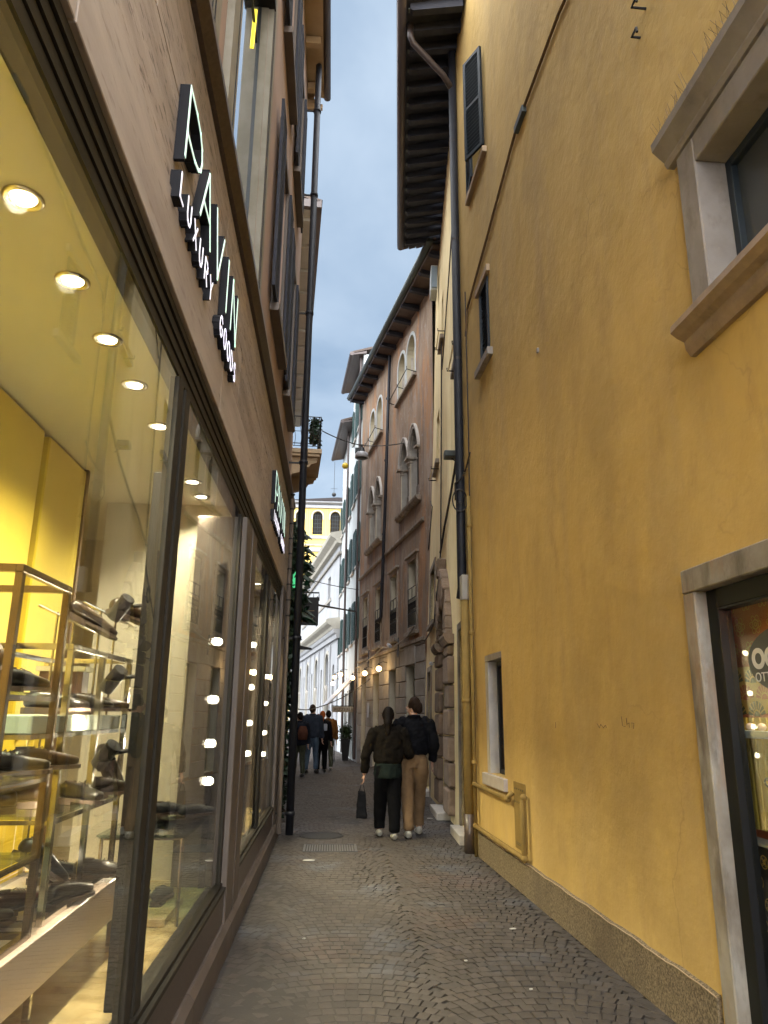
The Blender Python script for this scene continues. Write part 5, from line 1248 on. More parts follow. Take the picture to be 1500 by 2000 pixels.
# lamps on the pink facade
lamps = []
def globe_lamp(P, lbl, on=1.0):
    t = thing('globe_lamp', lbl, 'lamp', P, 'glowing globe lamps over the doorways'); lamps.append(t)
    b = MB(); b.ball((0, 0, 0), .075, 12); o = b.build('globe', m_bulb, None, smooth=True); o.parent = t
    b = MB(); b.lathe([(.045, .07), (.05, .10), (.02, .13), (.012, .16)], (0, 0, 0), 10); b.tube([(0, 0, .15), (.12, .02, .2), (.25, .03, .17)], .01, 6); o = b.build('bracket', m_iron, None); o.parent = t
    l = bpy.data.lights.new('lamp_light', 'POINT'); l.energy = 1.6; l.color = (1, .66, .3); l.shadow_soft_size = .08
    lo = bpy.data.objects.new('lamp_light', l); C.objects.link(lo); lo.parent = t; lo.location = (-.13, -.05, -.02)
globe_lamp(RP.W(3.75, .28, 2.86), 'nearest of three globe lamps on the pink house, above the second doorway')
globe_lamp(RP.W(5.95, .28, 2.84), 'middle of three globe lamps on the pink house')
globe_lamp(RP.W(8.25, .28, 2.80), 'farthest of three globe lamps on the pink house, at its left corner')
globe_lamp(RA.W(1.4, .5, 3.0), 'globe lamp over the awning of the pale house')
globe_lamp(RA.W(3.4, .62, 2.75), 'left of the two globe lamps beyond the awning')
globe_lamp(RA.W(4.6, .45, 3.05), 'right of the two globe lamps beyond the awning')
cable([RP.W(8.6, .1, 3.15), RP.W(4.0, .12, 3.5), RP.W(2.0, .12, 3.42), RP.W(.2, .12, 3.7)], .02, 'pale cable run above the globe lamps along the pink house', mm=m_ashlar, n=6, sag=.06)
t = thing('wall_camera', 'white security camera under the pink house windows', 'camera', RP.W(2.6, .2, 3.45)); b = MB(RP); b.tube([(2.6, .2, 3.40), (2.8, .22, 3.46)], .05, 8); b.build('camera_body', m_lampw, t); b = MB(RP); b.tube([(2.8, .0, 3.5), (2.75, .2, 3.46)], .014, 6); b.build('arm', m_iron, t)

# ------------------------------------------------------------------ pale row houses with green shutters
for hi, (s0, s1, ztop, dd, mm, lb) in enumerate([(0.02, 3.6, 15.3, .0, m_white, 'pale narrow house with green shutters next to the pink house'), (3.62, 8.6, 13.9, -.05, m_white, 'second pale narrow house with grey eave before the white church')]):
    t = thing('row_house', lb, 'building', RA.W((s0 + s1) / 2, 0, 0))
    ops_ = []
    for z0 in ((4.2, 7.0, 9.8, 12.6) if hi == 0 else (4.2, 7.0, 9.8)):
        for s in ((s0 + .5, s0 + 2.2) if hi == 0 else (s0 + .6, s0 + 2.5, s0 + 4.0)): ops_.append((s, s + .75, z0, z0 + 1.5))
    do_ = [(s0 + .6, s0 + 1.5, .05, 2.4), (s0 + 2.2, s0 + 3.0, .05, 2.4)]
    if hi == 0: ops_.append((.35 + .0, .36, 0, 0.001)); ops_.pop()
    b = MB(RA); wall(b, s0, s1, 0, ztop, ops_ + do_, .25, d=dd); b.box(s1 - .01, s1, -3, dd - .01, 0, ztop); b.box(s0, s0 + .01, -3, dd - .01, 0, ztop); b.build('wall', mm, t)
    for (a, c, z0, z1) in ops_:
        b = MB(RA); b.box(a, c, dd - .22, dd - .2, z0, z1); wn = b.build('window', m_pane, t)
        for p, q in ((a - .42, a - .02), (c + .02, c + .42)):
            b = MB(RA); frame4(b, p, q, z0, z1, .05, dd + .02, dd + .07)
            for j in range(22): b.box(p + .05, q - .05, dd + .03, dd + .06, z0 + .06 + j * .064, z0 + .10 + j * .064)
            b.build('shutter', m_green, wn)
        b = MB(RA); b.box(a - .08, c + .08, dd, dd + .08, z0 - .09, z0 - .01); b.build('sill', m_step, wn)
    for (a, c, z0, z1) in do_:
        b = MB(RA); b.box(a, c, dd - .22, dd - .2, z0, z1); d_ = b.build('door', m_dark, t)
        b = MB(RA); frame4(b, a - .1, c + .1, z0 - .05, z1 + .1, .1, dd - .02, dd + .03, bottom=False); b.build('door_frame', m_white, d_)
    b = MB(RA); b.prism([(s0 - .1, d, z) for d, z in ((-.1, ztop), (.42, ztop - .1), (.42, ztop - .04), (-.1, ztop + .1))], (s1 - s0 + .15, 0, 0)); b.tube([(s0 - .1, .48, ztop - .05), (s1 + .05, .48, ztop - .05)], .09, 8); b.build('eave', m_gut, t)
    b = MB(RA); b.prism([(s0 - .1, .45, ztop + .05), (s0 - .1, -3, ztop + 1.2), (s0 - .1, -3, ztop + 1.1), (s0 - .1, .4, ztop - .02)], (s1 - s0 + .15, 0, 0)); b.build('roof', m_tile, t)
    b = MB(RA); b.tube([(s0 + .2 + hi, .08, ztop), (s0 + .2 + hi, .08, .1)], .05, 8); b.build('downpipe', m_gut, t)
b = MB(RA); archfill(b, -.01, .0, 0, 0.5, 0, 0) if False else None
# awning with valance
aw = thing('awning', 'white awning with lettered valance over the far shop front', 'awning', RA.W(2, .5, 2.3))
b = MB(RA); b.prism([(.5, .02, 2.95), (.5, 1.0, 1.92), (.5, 1.0, 1.935), (.5, .02, 2.98)], (2.6, 0, 0)); b.build('canopy', m_lampw, aw)
b = MB(RA); b.box(.5, 3.1, .99, 1.0, 1.68, 1.92); b.build('valance', m_farcream, aw)
b = MB(); b.box(.06, .93, 27.8, 27.82, 1.66, 1.86); vb = b.build('side_valance', m_farcream, aw)
b = MB(); b.box(.05, .94, 27.795, 27.825, 1.865, 1.89); b.build('frame_bar', m_dark, aw)
def text_xz(body, x, y, z, size, parent, m, wid=None):
    cu = bpy.data.curves.new('lettering', 'FONT'); cu.body = body; cu.size = size; cu.extrude = .002; cu.space_character = 1.15
    tmp = bpy.data.objects.new('tmp', cu); C.objects.link(tmp); bpy.context.view_layer.update()
    me = bpy.data.meshes.new_from_object(tmp.evaluated_get(bpy.context.evaluated_depsgraph_get())); bpy.data.objects.remove(tmp)
    xs = [v.co.x for v in me.vertices]; k = (wid / (max(xs) - min(xs))) if wid else 1
    for v in me.vertices: v.co = (x + v.co.x * k, y - v.co.z, z + v.co.y)
    me.materials.clear(); me.materials.append(m); o = bpy.data.objects.new('lettering', me); C.objects.link(o); setp(o, parent)
text_xz('PIZZERIA', .13, 27.793, 1.70, .15, vb, m_woodb, .68)
b = MB(RA); b.tube([(.5, .02, 2.9), (.5, 1.0, 1.93)], .02, 6); b.tube([(3.1, .02, 2.9), (3.1, 1.0, 1.93)], .02, 6); b.build('awning_arm', m_lampw, aw)

# planter
t = thing('potted_bush', 'dark tall square planter with clipped bush standing in front of the pale houses', 'planter', (.56, 27.9, 0))
b = MB(); b.prism([(.42, 27.75, 0), (.70, 27.75, 0), (.70, 28.03, 0), (.42, 28.03, 0)], (0, 0, .001)); 
b.add([(.46, 27.78, .0), (.66, 27.78, .0), (.66, 28.0, 0), (.46, 28.0, 0), (.39, 27.71, .72), (.73, 27.71, .72), (.73, 28.07, .72), (.39, 28.07, .72)], [(3, 2, 1, 0), (4, 5, 6, 7), (0, 1, 5, 4), (1, 2, 6, 5), (2, 3, 7, 6), (3, 0, 4, 7)])
b.build('pot', m_dark, t)
b = MB(); leaves(b, lambda r: (.56 + r.gauss(0, .085), 27.9 + r.gauss(0, .085), .95 + r.gauss(0, .12)), 1500, .07, 8); b.build('foliage', m_leaf2, t, norm=False)
b = MB(); b.tube([(.56, 27.9, .6), (.56, 27.9, .95)], .02, 6); b.build('stem', m_wood, t)

t = thing('bicycle', 'dark bicycle standing beyond the group near the planter', 'bicycle', (.16, 27.0, 0))
for y in (26.55, 27.6):
    b = MB(); b.tube([(.16, y + .33 * cos(k * pi / 12), .34 + .33 * sin(k * pi / 12)) for k in range(25)], .014, 6); wh = b.build('wheel', m_dark, t)
    for k in range(8):
        b = MB(); b.tube([(.16, y, .34), (.16, y + .32 * cos(k * pi / 4), .34 + .32 * sin(k * pi / 4))], .003, 4); b.build('spoke', m_chrome, wh)
b = MB(); b.tube([(.16, 26.55, .34), (.16, 26.72, .92), (.16, 27.12, .34), (.16, 27.3, .85), (.16, 26.76, .80)], .015, 6); b.tube([(.16, 27.12, .34), (.16, 27.6, .34), (.16, 27.28, .80)], .012, 6); b.build('frame', m_slate, t)
b = MB(); b.tube([(-.08, 26.8, 1.0), (.0, 26.72, 1.02), (.32, 26.72, 1.02), (.40, 26.8, 1.0)], .013, 6); b.tube([(.16, 26.72, .9), (.16, 26.72, 1.02)], .013, 6); b.build('handlebar', m_dark, t)
b = MB(); b.box(.10, .22, 27.2, 27.46, .88, .93); b.tube([(.16, 27.3, .8), (.16, 27.32, .88)], .013, 6); b.build('saddle', m_dark, t, bevel=.01)

# ------------------------------------------------------------------ white classical church-like building
cb_ = thing('classical_building', 'white classical building with arched bays and deep cornices at the end of the alley', 'building', CW.W(10, 0, 0))
bays = [(.9, 1.6), (2.6, 4.0), (5.4, 6.1), (7.0, 8.4), (9.8, 10.5), (11.4, 12.8), (14.2, 14.9), (15.8, 17.2), (18.6, 19.3)]
oc = []
for i, (a, c) in enumerate(bays): oc.append((a, c, 1.1 if i % 2 == 0 else .2, 3.9 if i % 2 == 0 else 4.55, 1))
oc += [(3.0, 4.0, 6.9, 8.5), (10.2, 11.2, 6.9, 8.5)]
b = MB(CW); wall(b, 0, 26, -.3, 9.9, oc, .45); b.box(0, .02, -6, -.01, -.3, 9.9); b.build('wall', m_classic, cb_)
for i, o in enumerate(oc):
    a, c, z0, z1 = o[:4]; b = MB(CW)
    if len(o) > 4: archfill(b, a, c, z0, z1, -.45, -.40)
    else: b.box(a, c, -.45, -.4, z0, z1)
    wn = b.build('window', m_ashlar if (i % 2 == 0 and len(o) > 4) else m_void, cb_)
    if len(o) > 4 and i % 2:
        b = MB(CW); archring(b, a, c, z0, z1, .14, -.02, .06); b.build('archivolt', m_farcream, wn)
        b = MB(CW); archring(b, a + .1, c - .1, z0, z1 - .1, .05, -.4, -.3); b.box((a + c) / 2 - .03, (a + c) / 2 + .03, -.39, -.34, z0, z1 - .1); b.build('window_bars', m_slate, wn)
        for s in (a + .1, c - .1):
            b = MB(CW); b.lathe([(.13, .2), (.11, .4), (.10, 2.7), (.12, 2.75), (.19, 3.0)], (s, -.1, 0), 10); b.build('column', m_slate if s < (a + c) / 2 else m_ashlar, wn, smooth=True)
    if len(o) > 4 and i % 2:
        b = MB(CW); b.box(a - .5, a - .22, -.02, .09, -.2, 4.9); b.box(c + .22, c + .5, -.02, .09, -.2, 4.9); b.build('pilaster', m_classic, cb_)
for (prof, nm, mm) in (([(-.05, 5.0), (.12, 5.0), (.14, 5.2), (.22, 5.25), (.26, 5.35), (.26, 5.42), (-.05, 5.42)], 'frieze', m_classic), ([(-.05, 5.43), (.28, 5.43), (.34, 5.55), (.55, 5.66), (.62, 5.75), (.62, 5.84), (.5, 5.9), (-.05, 5.98)], 'cornice', m_farcream),
                      ([(-.05, 9.0), (.10, 9.0), (.12, 9.1), (-.05, 9.12)], 'band', m_ashlar), ([(-.05, 9.5), (.2, 9.55), (.25, 9.7), (.5, 9.85), (.55, 10.0), (-.05, 10.15)], 'top_cornice', m_farcream)):
    b = MB(CW); b.prism([(-.35, d, z) for d, z in prof], (26.5, 0, 0)); b.build(nm, mm, cb_)
b = MB(CW); b.prism([(-.3, .5, 10.05), (-.3, -6, 11.2), (-.3, -6, 11.1), (-.3, .45, 10.01)], (26.4, 0, 0)); b.build('roof', m_tile, cb_)
b = MB(CW); b.prism([(2.6, -.02, 7.15), (2.6, .05, 7.15), (2.6, .05, 7.3), (2.6, -.02, 7.35)], (14, 0, 0)); b.build('band', m_ashlar, cb_)

# ------------------------------------------------------------------ yellow tower house far behind
yt = thing('tower_house', 'pale yellow tall house with round-arched windows and low hipped roof far behind', 'building', (-.8, 60, 0))
b = MB(); fy = 60.0
FT = Fr(-3.1, fy, 90, 'R'); FT.ds = (1, 0); FT.do = (0, -1)
ot = [(1.20, 2.02, 15.9, 17.9, 1), (2.66, 3.48, 15.9, 17.9, 1), (4.1, 4.92, 15.9, 17.9, 1), (-.3 + .1, .5, 15.9, 17.9, 1), (1.5, 2.5, 12.4, 14.0), (3.4, 4.4, 12.4, 14.0)]
b = MB(FT); wall(b, -.6, 7, 0, 18.4, ot, .3); b.box(-.6, -.58, -7, -.01, 0, 18.4); b.box(6.98, 7, -7, -.01, 0, 18.4); b.build('wall', m_faryel, yt)
for o in ot:
    a, c, z0, z1 = o[:4]; b = MB(FT)
    if len(o) > 4: archfill(b, a, c, z0, z1, -.3, -.25)
    else: b.box(a, c, -.3, -.25, z0, z1)
    wn = b.build('window', m_void, yt)
    b = MB(FT)
    for k in range(1, 4): b.box(a + (c - a) * k / 4 - .012, a + (c - a) * k / 4 + .012, -.25, -.22, z0, z1 - (.15 if len(o) > 4 else 0))
    for k in range(1, 6): b.box(a, c, -.25, -.22, z0 + (z1 - z0) * k / 6 - .012, z0 + (z1 - z0) * k / 6 + .012)
    b.build('glazing_bars', m_slate, wn)
    if len(o) > 4:
        b = MB(FT); archring(b, a, c, z0 + 1.3, z1, .12, -.02, .05); b.build('arch_moulding', m_farcream, wn)
        b = MB(FT); frame4(b, a - .28, c + .28, z0 - .2, z1 + .5, .05, -.01, .03); b.build('panel_moulding', mat('yellow_moulding', (.52, .42, .20), .9) if not bpy.data.materials.get('yellow_moulding') else bpy.data.materials['yellow_moulding'], wn)
for z0, z1, d, mm in ((15.55, 15.75, .12, m_classic), (14.95, 15.05, .08, m_ashlar), (14.45, 14.75, .16, m_classic), (18.15, 18.4, .2, m_classic)):
    b = MB(FT); b.box(-.7, 7.1, -.02, d, z0, z1); b.build('string_course', mm, yt)
b = MB(FT); b.prism([(-1.0, -.02, 18.41), (-1.0, .55, 18.52), (-1.0, .6, 18.62), (-1.0, -.02, 18.62)], (8.5, 0, 0)); b.build('eave', m_classic, yt)
b = MB(FT); b.add([(-1.1, .65, 18.63), (7.6, .65, 18.63), (7.6, -8, 18.63), (-1.1, -8, 18.63), (3.2, -3.6, 20.2), (3.4, -3.6, 20.2)], [(0, 1, 5, 4), (1, 2, 5), (2, 3, 4, 5), (3, 0, 4), (3, 2, 1, 0)]); b.build('roof', mat('dark_far_roof', (.018, .014, .014), .9, spec=.1), yt)
b = MB(FT); b.tube([(2.9, -3.6, 20.1), (2.9, -3.6, 23.6)], .02, 5); b.ball((2.9, -3.6, 20.45), .2, 8); b.tube([(2.6, -3.6, 21.0), (3.2, -3.6, 21.0)], .015, 5); b.build('antenna', m_iron, yt)

# ------------------------------------------------------------------ wires and street lamp
cable([(-.41, 18.2, 8.72), (.69, 19.9, 8.98), (.69 + 1.25, 19.65, 9.02)], .014, 'thin wire from the left balcony over the alley to the pink house', n=10, sag=.05)
t = thing('street_lamp', 'white-rimmed bell street lamp hanging over the alley from the wire', 'street lamp', (.69, 19.9, 9.0))
b = MB(); b.lathe([(.03, 0), (.03, -.06), (.075, -.10), (.10, -.22), (.16, -.25)], (0, 0, 0), 18); o = b.build('cap', m_dark, smooth=True); o.parent = t
b = MB(); b.lathe([(.15, -.24), (.185, -.28), (.19, -.40), (.17, -.405), (.165, -.27)], (0, 0, 0), 20); o = b.build('rim', m_lampw, smooth=True); o.parent = t
b = MB(); b.lathe([(.155, -.385), (.14, -.41), (.01, -.42)], (0, 0, 0), 18); o = b.build('lens', m_slate, smooth=True); o.parent = t
b = MB(); b.tube([(0, 0, 0), (-.12, 0, .04), (.0, 0, .0), (.12, 0, .04)], .008, 5); o = b.build('hanger', m_iron); o.parent = t
b = MB(); b.box(-.19, -.07, -.04, .04, -.26, -.1); o = b.build('ballast_box', m_slate); o.parent = t
cable([(-1.1, 22, 5.55), (.92, 27, 6.0)], .012, 'thin wire crossing in front of the white building, upper', n=10, sag=.05)
cable([(-.35, 16.02, 3.86), (.9, 27.5, 5.25)], .025, 'thick dark stay rod from the black sign to the pale house', n=2)
cable([(-1.2, 18, 1.9), (-.4, 21, 1.75), (1.3, 24.4, 2.75)], .013, 'sagging cable across the alley above the group', n=10, sag=.12)
t = thing('wire_insulator', 'small yellow ball clamp on the wire by the grey eave', 'insulator', RA.W(1, .6, 10.9)); b = MB(RA); b.ball((1.0, .55, 10.95), .13, 10); b.build('ball', mat('yellow_plastic', (.6, .42, .03), .5), t, smooth=True)

# ------------------------------------------------------------------ people
tex = bpy.data.textures.new('folds', 'CLOUDS'); tex.noise_scale = .09; tex.noise_depth = 2
def limb(b, pts, rs, n=12, m=0):
    """smooth tapered limb through pts with radius per point (number or (rx, ry) in world x / y)"""
    P = [Vector(p) for p in pts]; k = len(P); Q = []; S = []
    for i in range(k - 1):
        for j in range(4):
            u = j / 4; p0 = P[max(i - 1, 0)]; p1 = P[i]; p2 = P[i + 1]; p3 = P[min(i + 2, k - 1)]
            q = .5 * ((2 * p1) + (p2 - p0) * u + (2 * p0 - 5 * p1 + 4 * p2 - p3) * u * u + (3 * p1 - p0 - 3 * p2 + p3) * u ** 3)
            Q.append(q); a, c = rs[i], rs[i + 1]; a = a if isinstance(a, tuple) else (a, a); c = c if isinstance(c, tuple) else (c, c)
            w = u * u * (3 - 2 * u); S.append((a[0] + (c[0] - a[0]) * w, a[1] + (c[1] - a[1]) * w))
    Q.append(P[-1]); e = rs[-1]; S.append(e if isinstance(e, tuple) else (e, e))
    vs = []; fs = []; X = Vector((1, 0, 0))
    for i, q in enumerate(Q):
        d = (Q[min(i + 1, len(Q) - 1)] - Q[max(i - 1, 0)]).normalized()
        x = X - d * X.dot(d)
        if x.length < .3: x = Vector((0, 1, 0)) - d * d.y
        x.normalize(); y = d.cross(x)
        for j in range(n):
            a = 2 * pi * j / n; vs.append(tuple(q + x * S[i][0] * cos(a) + y * S[i][1] * sin(a)))
    for i in range(len(Q) - 1):
        for j in range(n): fs.append((i * n + j, i * n + (j + 1) % n, (i + 1) * n + (j + 1) % n, (i + 1) * n + j))
    fs += [tuple(range(n))[::-1], tuple((len(Q) - 1) * n + j for j in range(n))]
    b.add(vs, fs, m)
def knit(o, vox, disp=0.0, sm=3):
    r_ = o.modifiers.new('r', 'REMESH'); r_.mode = 'VOXEL'; r_.voxel_size = vox; r_.use_smooth_shade = True
    s_ = o.modifiers.new('s', 'SMOOTH'); s_.factor = .5; s_.iterations = sm
    if disp:
        d_ = o.modifiers.new('d', 'DISPLACE'); d_.texture = tex; d_.strength = disp; d_.mid_level = .5; d_.texture_coords = 'LOCAL'
def hand(b, wr, dn, side, fwd, curl=.5, s=1.0):
    """palm and five fingers; dn: direction the hand points, fwd: direction the thumb side faces"""
    dn = Vector(dn).normalized(); fwd = Vector(fwd); fwd = (fwd - dn * fwd.dot(dn)).normalized(); nrm = dn.cross(fwd) * side
    wr = Vector(wr); pc = wr + dn * .045 * s; pe = wr + dn * .085 * s
    for k in range(4):
        o_ = fwd * (.030 - .020 * k) * s
        base = pe + o_; limb(b, [wr + o_ * .4, pc + o_ * .95, base], [.017 * s, .014 * s, .011 * s], 8)
        L = (.070, .078, .072, .056)[k] * s
        p1 = base + (dn * cos(curl * .6) + nrm * sin(curl * .6)) * L * .45
        p2 = p1 + (dn * cos(curl * 1.5) + nrm * sin(curl * 1.5)) * L * .32
        p3 = p2 + (dn * cos(curl * 2.3) + nrm * sin(curl * 2.3)) * L * .25
        limb(b, [base, p1, p2, p3], [.0105 * s, .0095 * s, .0085 * s, .0065 * s], 7)
    t0 = wr + dn * .02 * s + fwd * .018 * s; t1 = t0 + (dn * .6 + fwd * .8 + nrm * .2).normalized() * .035 * s; t2 = t1 + (dn * .9 + fwd * .3 + nrm * .4).normalized() * .030 * s; t3 = t2 + (dn + nrm * .5).normalized() * .022 * s
    limb(b, [t0, t1, t2, t3], [.014 * s, .012 * s, .010 * s, .007 * s], 8)
def person(label, loc, rot, H, jc, tc_, sc_c, hairc, hair='short', hem=.98, bulk=1.0, arms=None, feet=None, turn=0.0, vox=.010, wide=1.0, lean=0.0, skirt=0, collar=True, legw=1.0):
    k = H / 1.75
    t = thing('person', label, 'person', (0, 0, 0))
    arms = arms or {-1: ((-.25, -.02, 1.15), (-.27, .04, .88)), 1: ((.25, -.02, 1.15), (.27, .04, .88))}
    feet = feet or {-1: (-.10, .12, 0), 1: (.10, -.12, .0)}
    sh = {s: (s * .185 * wide, -.01 + lean * .8, 1.425) for s in (-1, 1)}
    # body
    b = MB()
    limb(b, [(0, 0, .90), (0, 0, 1.02), (0, lean * .3, 1.15), (0, lean * .7, 1.32), (0, lean * .9, 1.43), (0, lean, 1.47)], [(.16 * wide, .11), (.145 * wide, .10), (.135 * wide, .095), (.165 * wide, .11), (.15 * wide, .09), (.07, .06)], 16)
    hx, hy = sin(turn), cos(turn); hc = Vector((0, lean + .01, 1.635))
    limb(b, [(0, lean, 1.44), (0, lean, 1.50), (hx * .01, lean + hy * .01, 1.56)], [.062, .055, .056], 12)
    b.ball(tuple(hc + Vector((-hx * .005, -hy * .005, .015))), .1, 16, (.078 / .1 if True else 1, .097 / .1, 1.14))
    b.ball(tuple(hc + Vector((hx * .035, hy * .035, -.055))), .055, 12, (1, 1, .9))
    f = Vector((hx, hy, 0)); rr = Vector((hy, -hx, 0))
    limb(b, [tuple(hc + f * .085 + Vector((0, 0, .02))), tuple(hc + f * .112 + Vector((0, 0, -.015))), tuple(hc + f * .092 + Vector((0, 0, -.025)))], [.008, .013, .01], 8)
    for s in (-1, 1):
        b.ball(tuple(hc + rr * s * .079 - f * .01 + Vector((0, 0, -.012))), .03, 8, (.4, .6, 1.05))
    b.ball(tuple(hc + f * .083 + Vector((0, 0, -.052))), .02, 8, (1.1, 1.1, .4))
    for s in (-1, 1):
        e, w = arms[s]; e, w = Vector(e), Vector(w)
        limb(b, [sh[s], tuple(e), tuple(w)], [.052, .040, .027], 12)
        d = (w - e).normalized(); hand(b, w, d, s, (0, 1, 0), .45)
        ft = Vector(feet[s]); kn = Vector((s * .095 + (ft.x - s * .1) * .5, ft.y * .5 + .035, .50 + ft.z * .4)); an = Vector((ft.x, ft.y, .09 + ft.z))
        limb(b, [(s * .09, 0, .92), tuple(kn), tuple(an)], [.085, .058, .040], 12)
        limb(b, [tuple(an + Vector((0, -.03, -.03))), tuple(an + Vector((0, .06, -.045))), tuple(an + Vector((0, .15, -.06)))], [(.032, .03), (.036, .025), (.03, .016)], 10)
    body = b.build('body', m_skin, t); knit(body, min(vox, .0085), 0, 2)
    # trousers
    b = MB()
    for s in (-1, 1):
        ft = Vector(feet[s]); kn = Vector((s * .095 + (ft.x - s * .1) * .5, ft.y * .5 + .03, .50 + ft.z * .4)); an = Vector((ft.x, ft.y - .005, .075 + ft.z))
        limb(b, [(s * .088, 0, .96), (s * .095, 0, .82), tuple(kn), tuple(an + Vector((0, 0, .14))), tuple(an + Vector((0, 0, .035)))], [(.10, .125), (.102, .115), .080 * legw, .066 * legw, .062 * legw], 14)
    limb(b, [(0, 0, .86), (0, 0, .96), (0, 0, 1.04)], [(.155 * wide, .12), (.172 * wide, .128), (.155 * wide, .115)], 16)
    tr = b.build('trousers', tc_, t); knit(tr, vox, .02)
    # jacket
    b = MB(); q = bulk
    limb(b, [(0, 0, hem), (0, 0, hem + .06), (0, lean * .3, 1.16), (0, lean * .7, 1.32), (0, lean * .9, 1.43), (0, lean, 1.485)],
         [(.165 * q * wide, .125 * q), (.192 * q * wide, .145 * q), (.195 * q * wide, .145 * q), (.195 * q * wide, .14 * q), (.17 * q * wide, .115 * q), (.075, .07)], 18)
    for s in (-1, 1):
        e, w = arms[s]; S_ = Vector(sh[s])
        limb(b, [tuple(S_ * .6 + Vector((0, 0, 1.40)) * .4), tuple(S_), tuple((S_ + Vector(e)) / 2 + Vector((s * .01, 0, 0))), tuple(e), tuple((Vector(e) + Vector(w)) / 2), tuple(Vector(e) * .06 + Vector(w) * .94)], [.085 * q, .082 * q, .072 * q, .064 * q, .06 * q, .046 * q], 14)
    if collar: b.lathe([(.075, 1.46), (.088, 1.50), (.086, 1.535), (.06, 1.53)], (0, lean, 0), 14)
    jk = b.build('jacket', jc, t); knit(jk, vox, .035)
    # shoes
    for s in (-1, 1):
        ft = Vector(feet[s]); b = MB(); pitch_ = ft.z
        limb(b, [(ft.x, ft.y - .065, .045 + ft.z), (ft.x, ft.y - .02, .06 + ft.z), (ft.x, ft.y + .06, .048 + ft.z * .6), (ft.x, ft.y + .14, .036 + ft.z * .3), (ft.x, ft.y + .19, .03 + ft.z * .2)], [(.036, .04), (.046, .055), (.048, .044), (.05, .034), (.03, .022)], 12)
        so = b.build('shoe', sc_c, t); knit(so, .009)
    # hair
    b = MB(); up_ = Vector((0, 0, 1))
    b.ball(tuple(hc - f * .016 + up_ * .026), .1, 18, (.088 / .1, .104 / .1, 1.16))
    if hair == 'short':
        limb(b, [tuple(hc - f * .06 + up_ * .04), tuple(hc - f * .075 - up_ * .03), tuple(hc - f * .06 - up_ * .075)], [.06, .055, .035], 12)
    if hair in ('long', 'bun'):
        limb(b, [tuple(hc - f * .05 + up_ * .02), tuple(hc - f * .09 - up_ * .06), tuple(hc - f * .11 - up_ * .16), tuple(hc - f * .135 - up_ * (.30 if hair == 'long' else .18))], [.075, .066, .05, .016], 12)
    hr = b.build('hair', hairc, t); 
    md = hr.modifiers.new('r', 'REMESH'); md.mode = 'VOXEL'; md.voxel_size = .009; md.use_smooth_shade = True
    # cut the hair away from the face by shifting its front back
    d_ = hr.modifiers.new('d', 'DISPLACE'); d_.texture = tex; d_.strength = .02
    t.location = loc; t.rotation_euler = (0, 0, rot); t.scale = (k, k, k)
    return t
c_olive = cloth('brown_olive_jacket_cloth', (.0065, .0050, .0035)); c_black = cloth('black_jacket_cloth', (.0028, .003, .0045), .75); c_btr = cloth('black_trouser_cloth', (.0025, .0025, .003)); c_khaki = cloth('khaki_cloth', (.13, .083, .045))
c_dgreen = cloth('dark_green_cloth', (.008, .012, .010)); c_hair = cloth('dark_hair', (.006, .004, .003), .6); c_brh = cloth('brown_hair', (.018, .010, .006), .6); c_orange = cloth('orange_hair', (.20, .05, .010), .7)
c_navy = cloth('navy_cloth', (.009, .011, .017)); c_blue = cloth('blue_grey_cloth', (.022, .028, .040)); c_jean = cloth('jeans_cloth', (.05, .075, .11)); c_ochre = cloth('ochre_cloth', (.10, .045, .012)); c_bag = cloth('rust_backpack_cloth', (.06, .024, .015)); c_sn = mat('white_sneaker', (.34, .33, .29), .6); c_dsh = mat('dark_shoes', (.02, .02, .02), .6); c_oltr = cloth('olive_trouser_cloth', (.045, .05, .035)); c_pale = cloth('pale_panel_cloth', (.24, .26, .32))

w = person('woman in loose brown jacket and black trousers walking away, carrying a bag', (.80, 10.62, 0), 0, 1.68, c_olive, c_btr, c_sn, c_hair, 'long', hem=.99, bulk=1.08,
       arms={-1: ((-.315, -.03, 1.12), (-.335, .03, .845)), 1: ((.30, -.01, 1.14), (.33, .15, 1.06))}, feet={-1: (-.10, .22, .0), 1: (.085, -.10, .0)}, turn=.15, wide=1.02, legw=1.22)
b = MB(); limb(b, [(0, 0, .80), (0, 0, .88), (0, 0, 1.0)], [(.195, .15), (.205, .155), (.19, .145)], 18)
o = b.build('waist_layer', c_dgreen, None); o.parent = w; knit(o, .012, .03)
mn = person('man walking away in a black jacket and khaki trousers, short hair, head turned left', (1.17, 10.78, 0), 0, 1.82, c_black, c_khaki, c_sn, c_brh, 'short', hem=1.02, bulk=1.04,
       arms={-1: ((-.27, -.0, 1.15), (-.25, .16, 1.0)), 1: ((.27, -.04, 1.16), (.255, .05, .93))}, feet={-1: (-.085, -.14, .0), 1: (.09, .22, .0)}, turn=-.95, wide=1.04, legw=1.05)
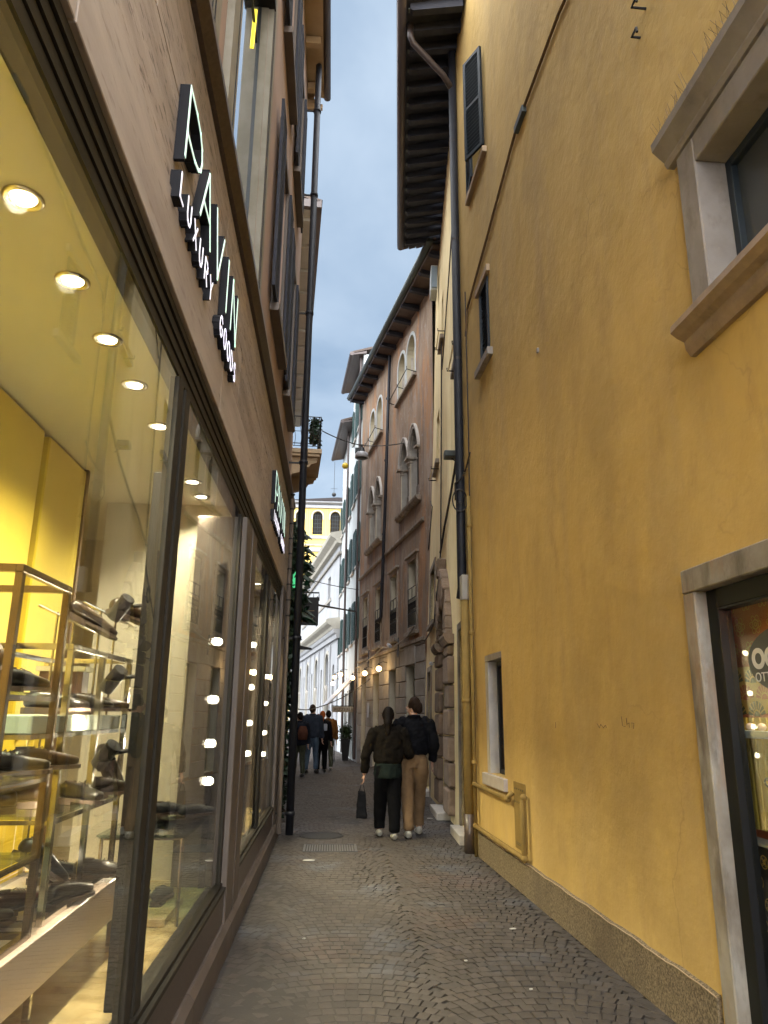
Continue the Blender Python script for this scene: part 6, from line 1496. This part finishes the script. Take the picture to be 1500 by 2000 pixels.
# bag hanging from her hand
bg_ = thing('handbag', 'black carrier bag hanging from the left hand of the woman', 'bag', (.46, 10.66, .25))
b = MB(); b.add([(.375, 10.58, .26), (.52, 10.58, .26), (.52, 10.70, .26), (.375, 10.70, .26), (.40, 10.61, .60), (.50, 10.61, .60), (.50, 10.66, .60), (.40, 10.66, .60)], [(3, 2, 1, 0), (4, 5, 6, 7), (0, 1, 5, 4), (1, 2, 6, 5), (2, 3, 7, 6), (3, 0, 4, 7)])
o = b.build('bag_body', c_black, bg_); knit(o, .012, .03, 2)
b = MB()
for y in (10.625, 10.65): b.tube([(.41, y, .58), (.455, 10.645, .735), (.49, y, .58)], .006, 6)
b.build('bag_handle', c_black, bg_)
# group of four at the bend
p1 = person('dark-haired person in a navy coat with a rust backpack, leftmost of the standing group', (-.80, 20.5, 0), .25, 1.62, c_navy, c_oltr, c_dsh, c_hair, 'short', hem=.86, bulk=1.15, vox=.014, turn=-.3, feet={-1: (-.12, .02, 0), 1: (.12, -.02, 0)})
b = MB(); limb(b, [(.05, -.20, 1.02), (.05, -.22, 1.2), (.05, -.19, 1.38)], [(.13, .07), (.15, .095), (.11, .06)], 12); o = b.build('backpack', c_bag, None); o.parent = p1; knit(o, .014, .02)
p2 = person('tall person in blue grey jacket and jeans, back turned, amid the standing group', (-.50, 21.8, 0), -.1, 1.83, c_blue, c_jean, c_dsh, c_brh, 'short', hem=.90, bulk=1.12, vox=.014, turn=.2, feet={-1: (-.13, -.05, 0), 1: (.12, .05, 0)})
p3 = person('person with orange hair in black with a pale panel across the back', (-.22, 22.0, 0), 0, 1.66, c_black, c_btr, c_dsh, c_orange, 'bun', hem=.86, bulk=1.0, vox=.014, turn=.1, feet={-1: (-.11, -.05, 0), 1: (.10, .08, 0)})
b = MB(); b.box(-.15, .15, -.185, -.15, 1.20, 1.40); o = b.build('jacket_panel', c_pale, None, bevel=.02); o.parent = p3
p4 = person('person in an ochre jacket half hidden behind the orange-haired one', (-.06, 23.2, 0), .1, 1.68, c_ochre, c_oltr, c_sn, c_hair, 'short', hem=.9, bulk=1.08, vox=.014, turn=-.2)
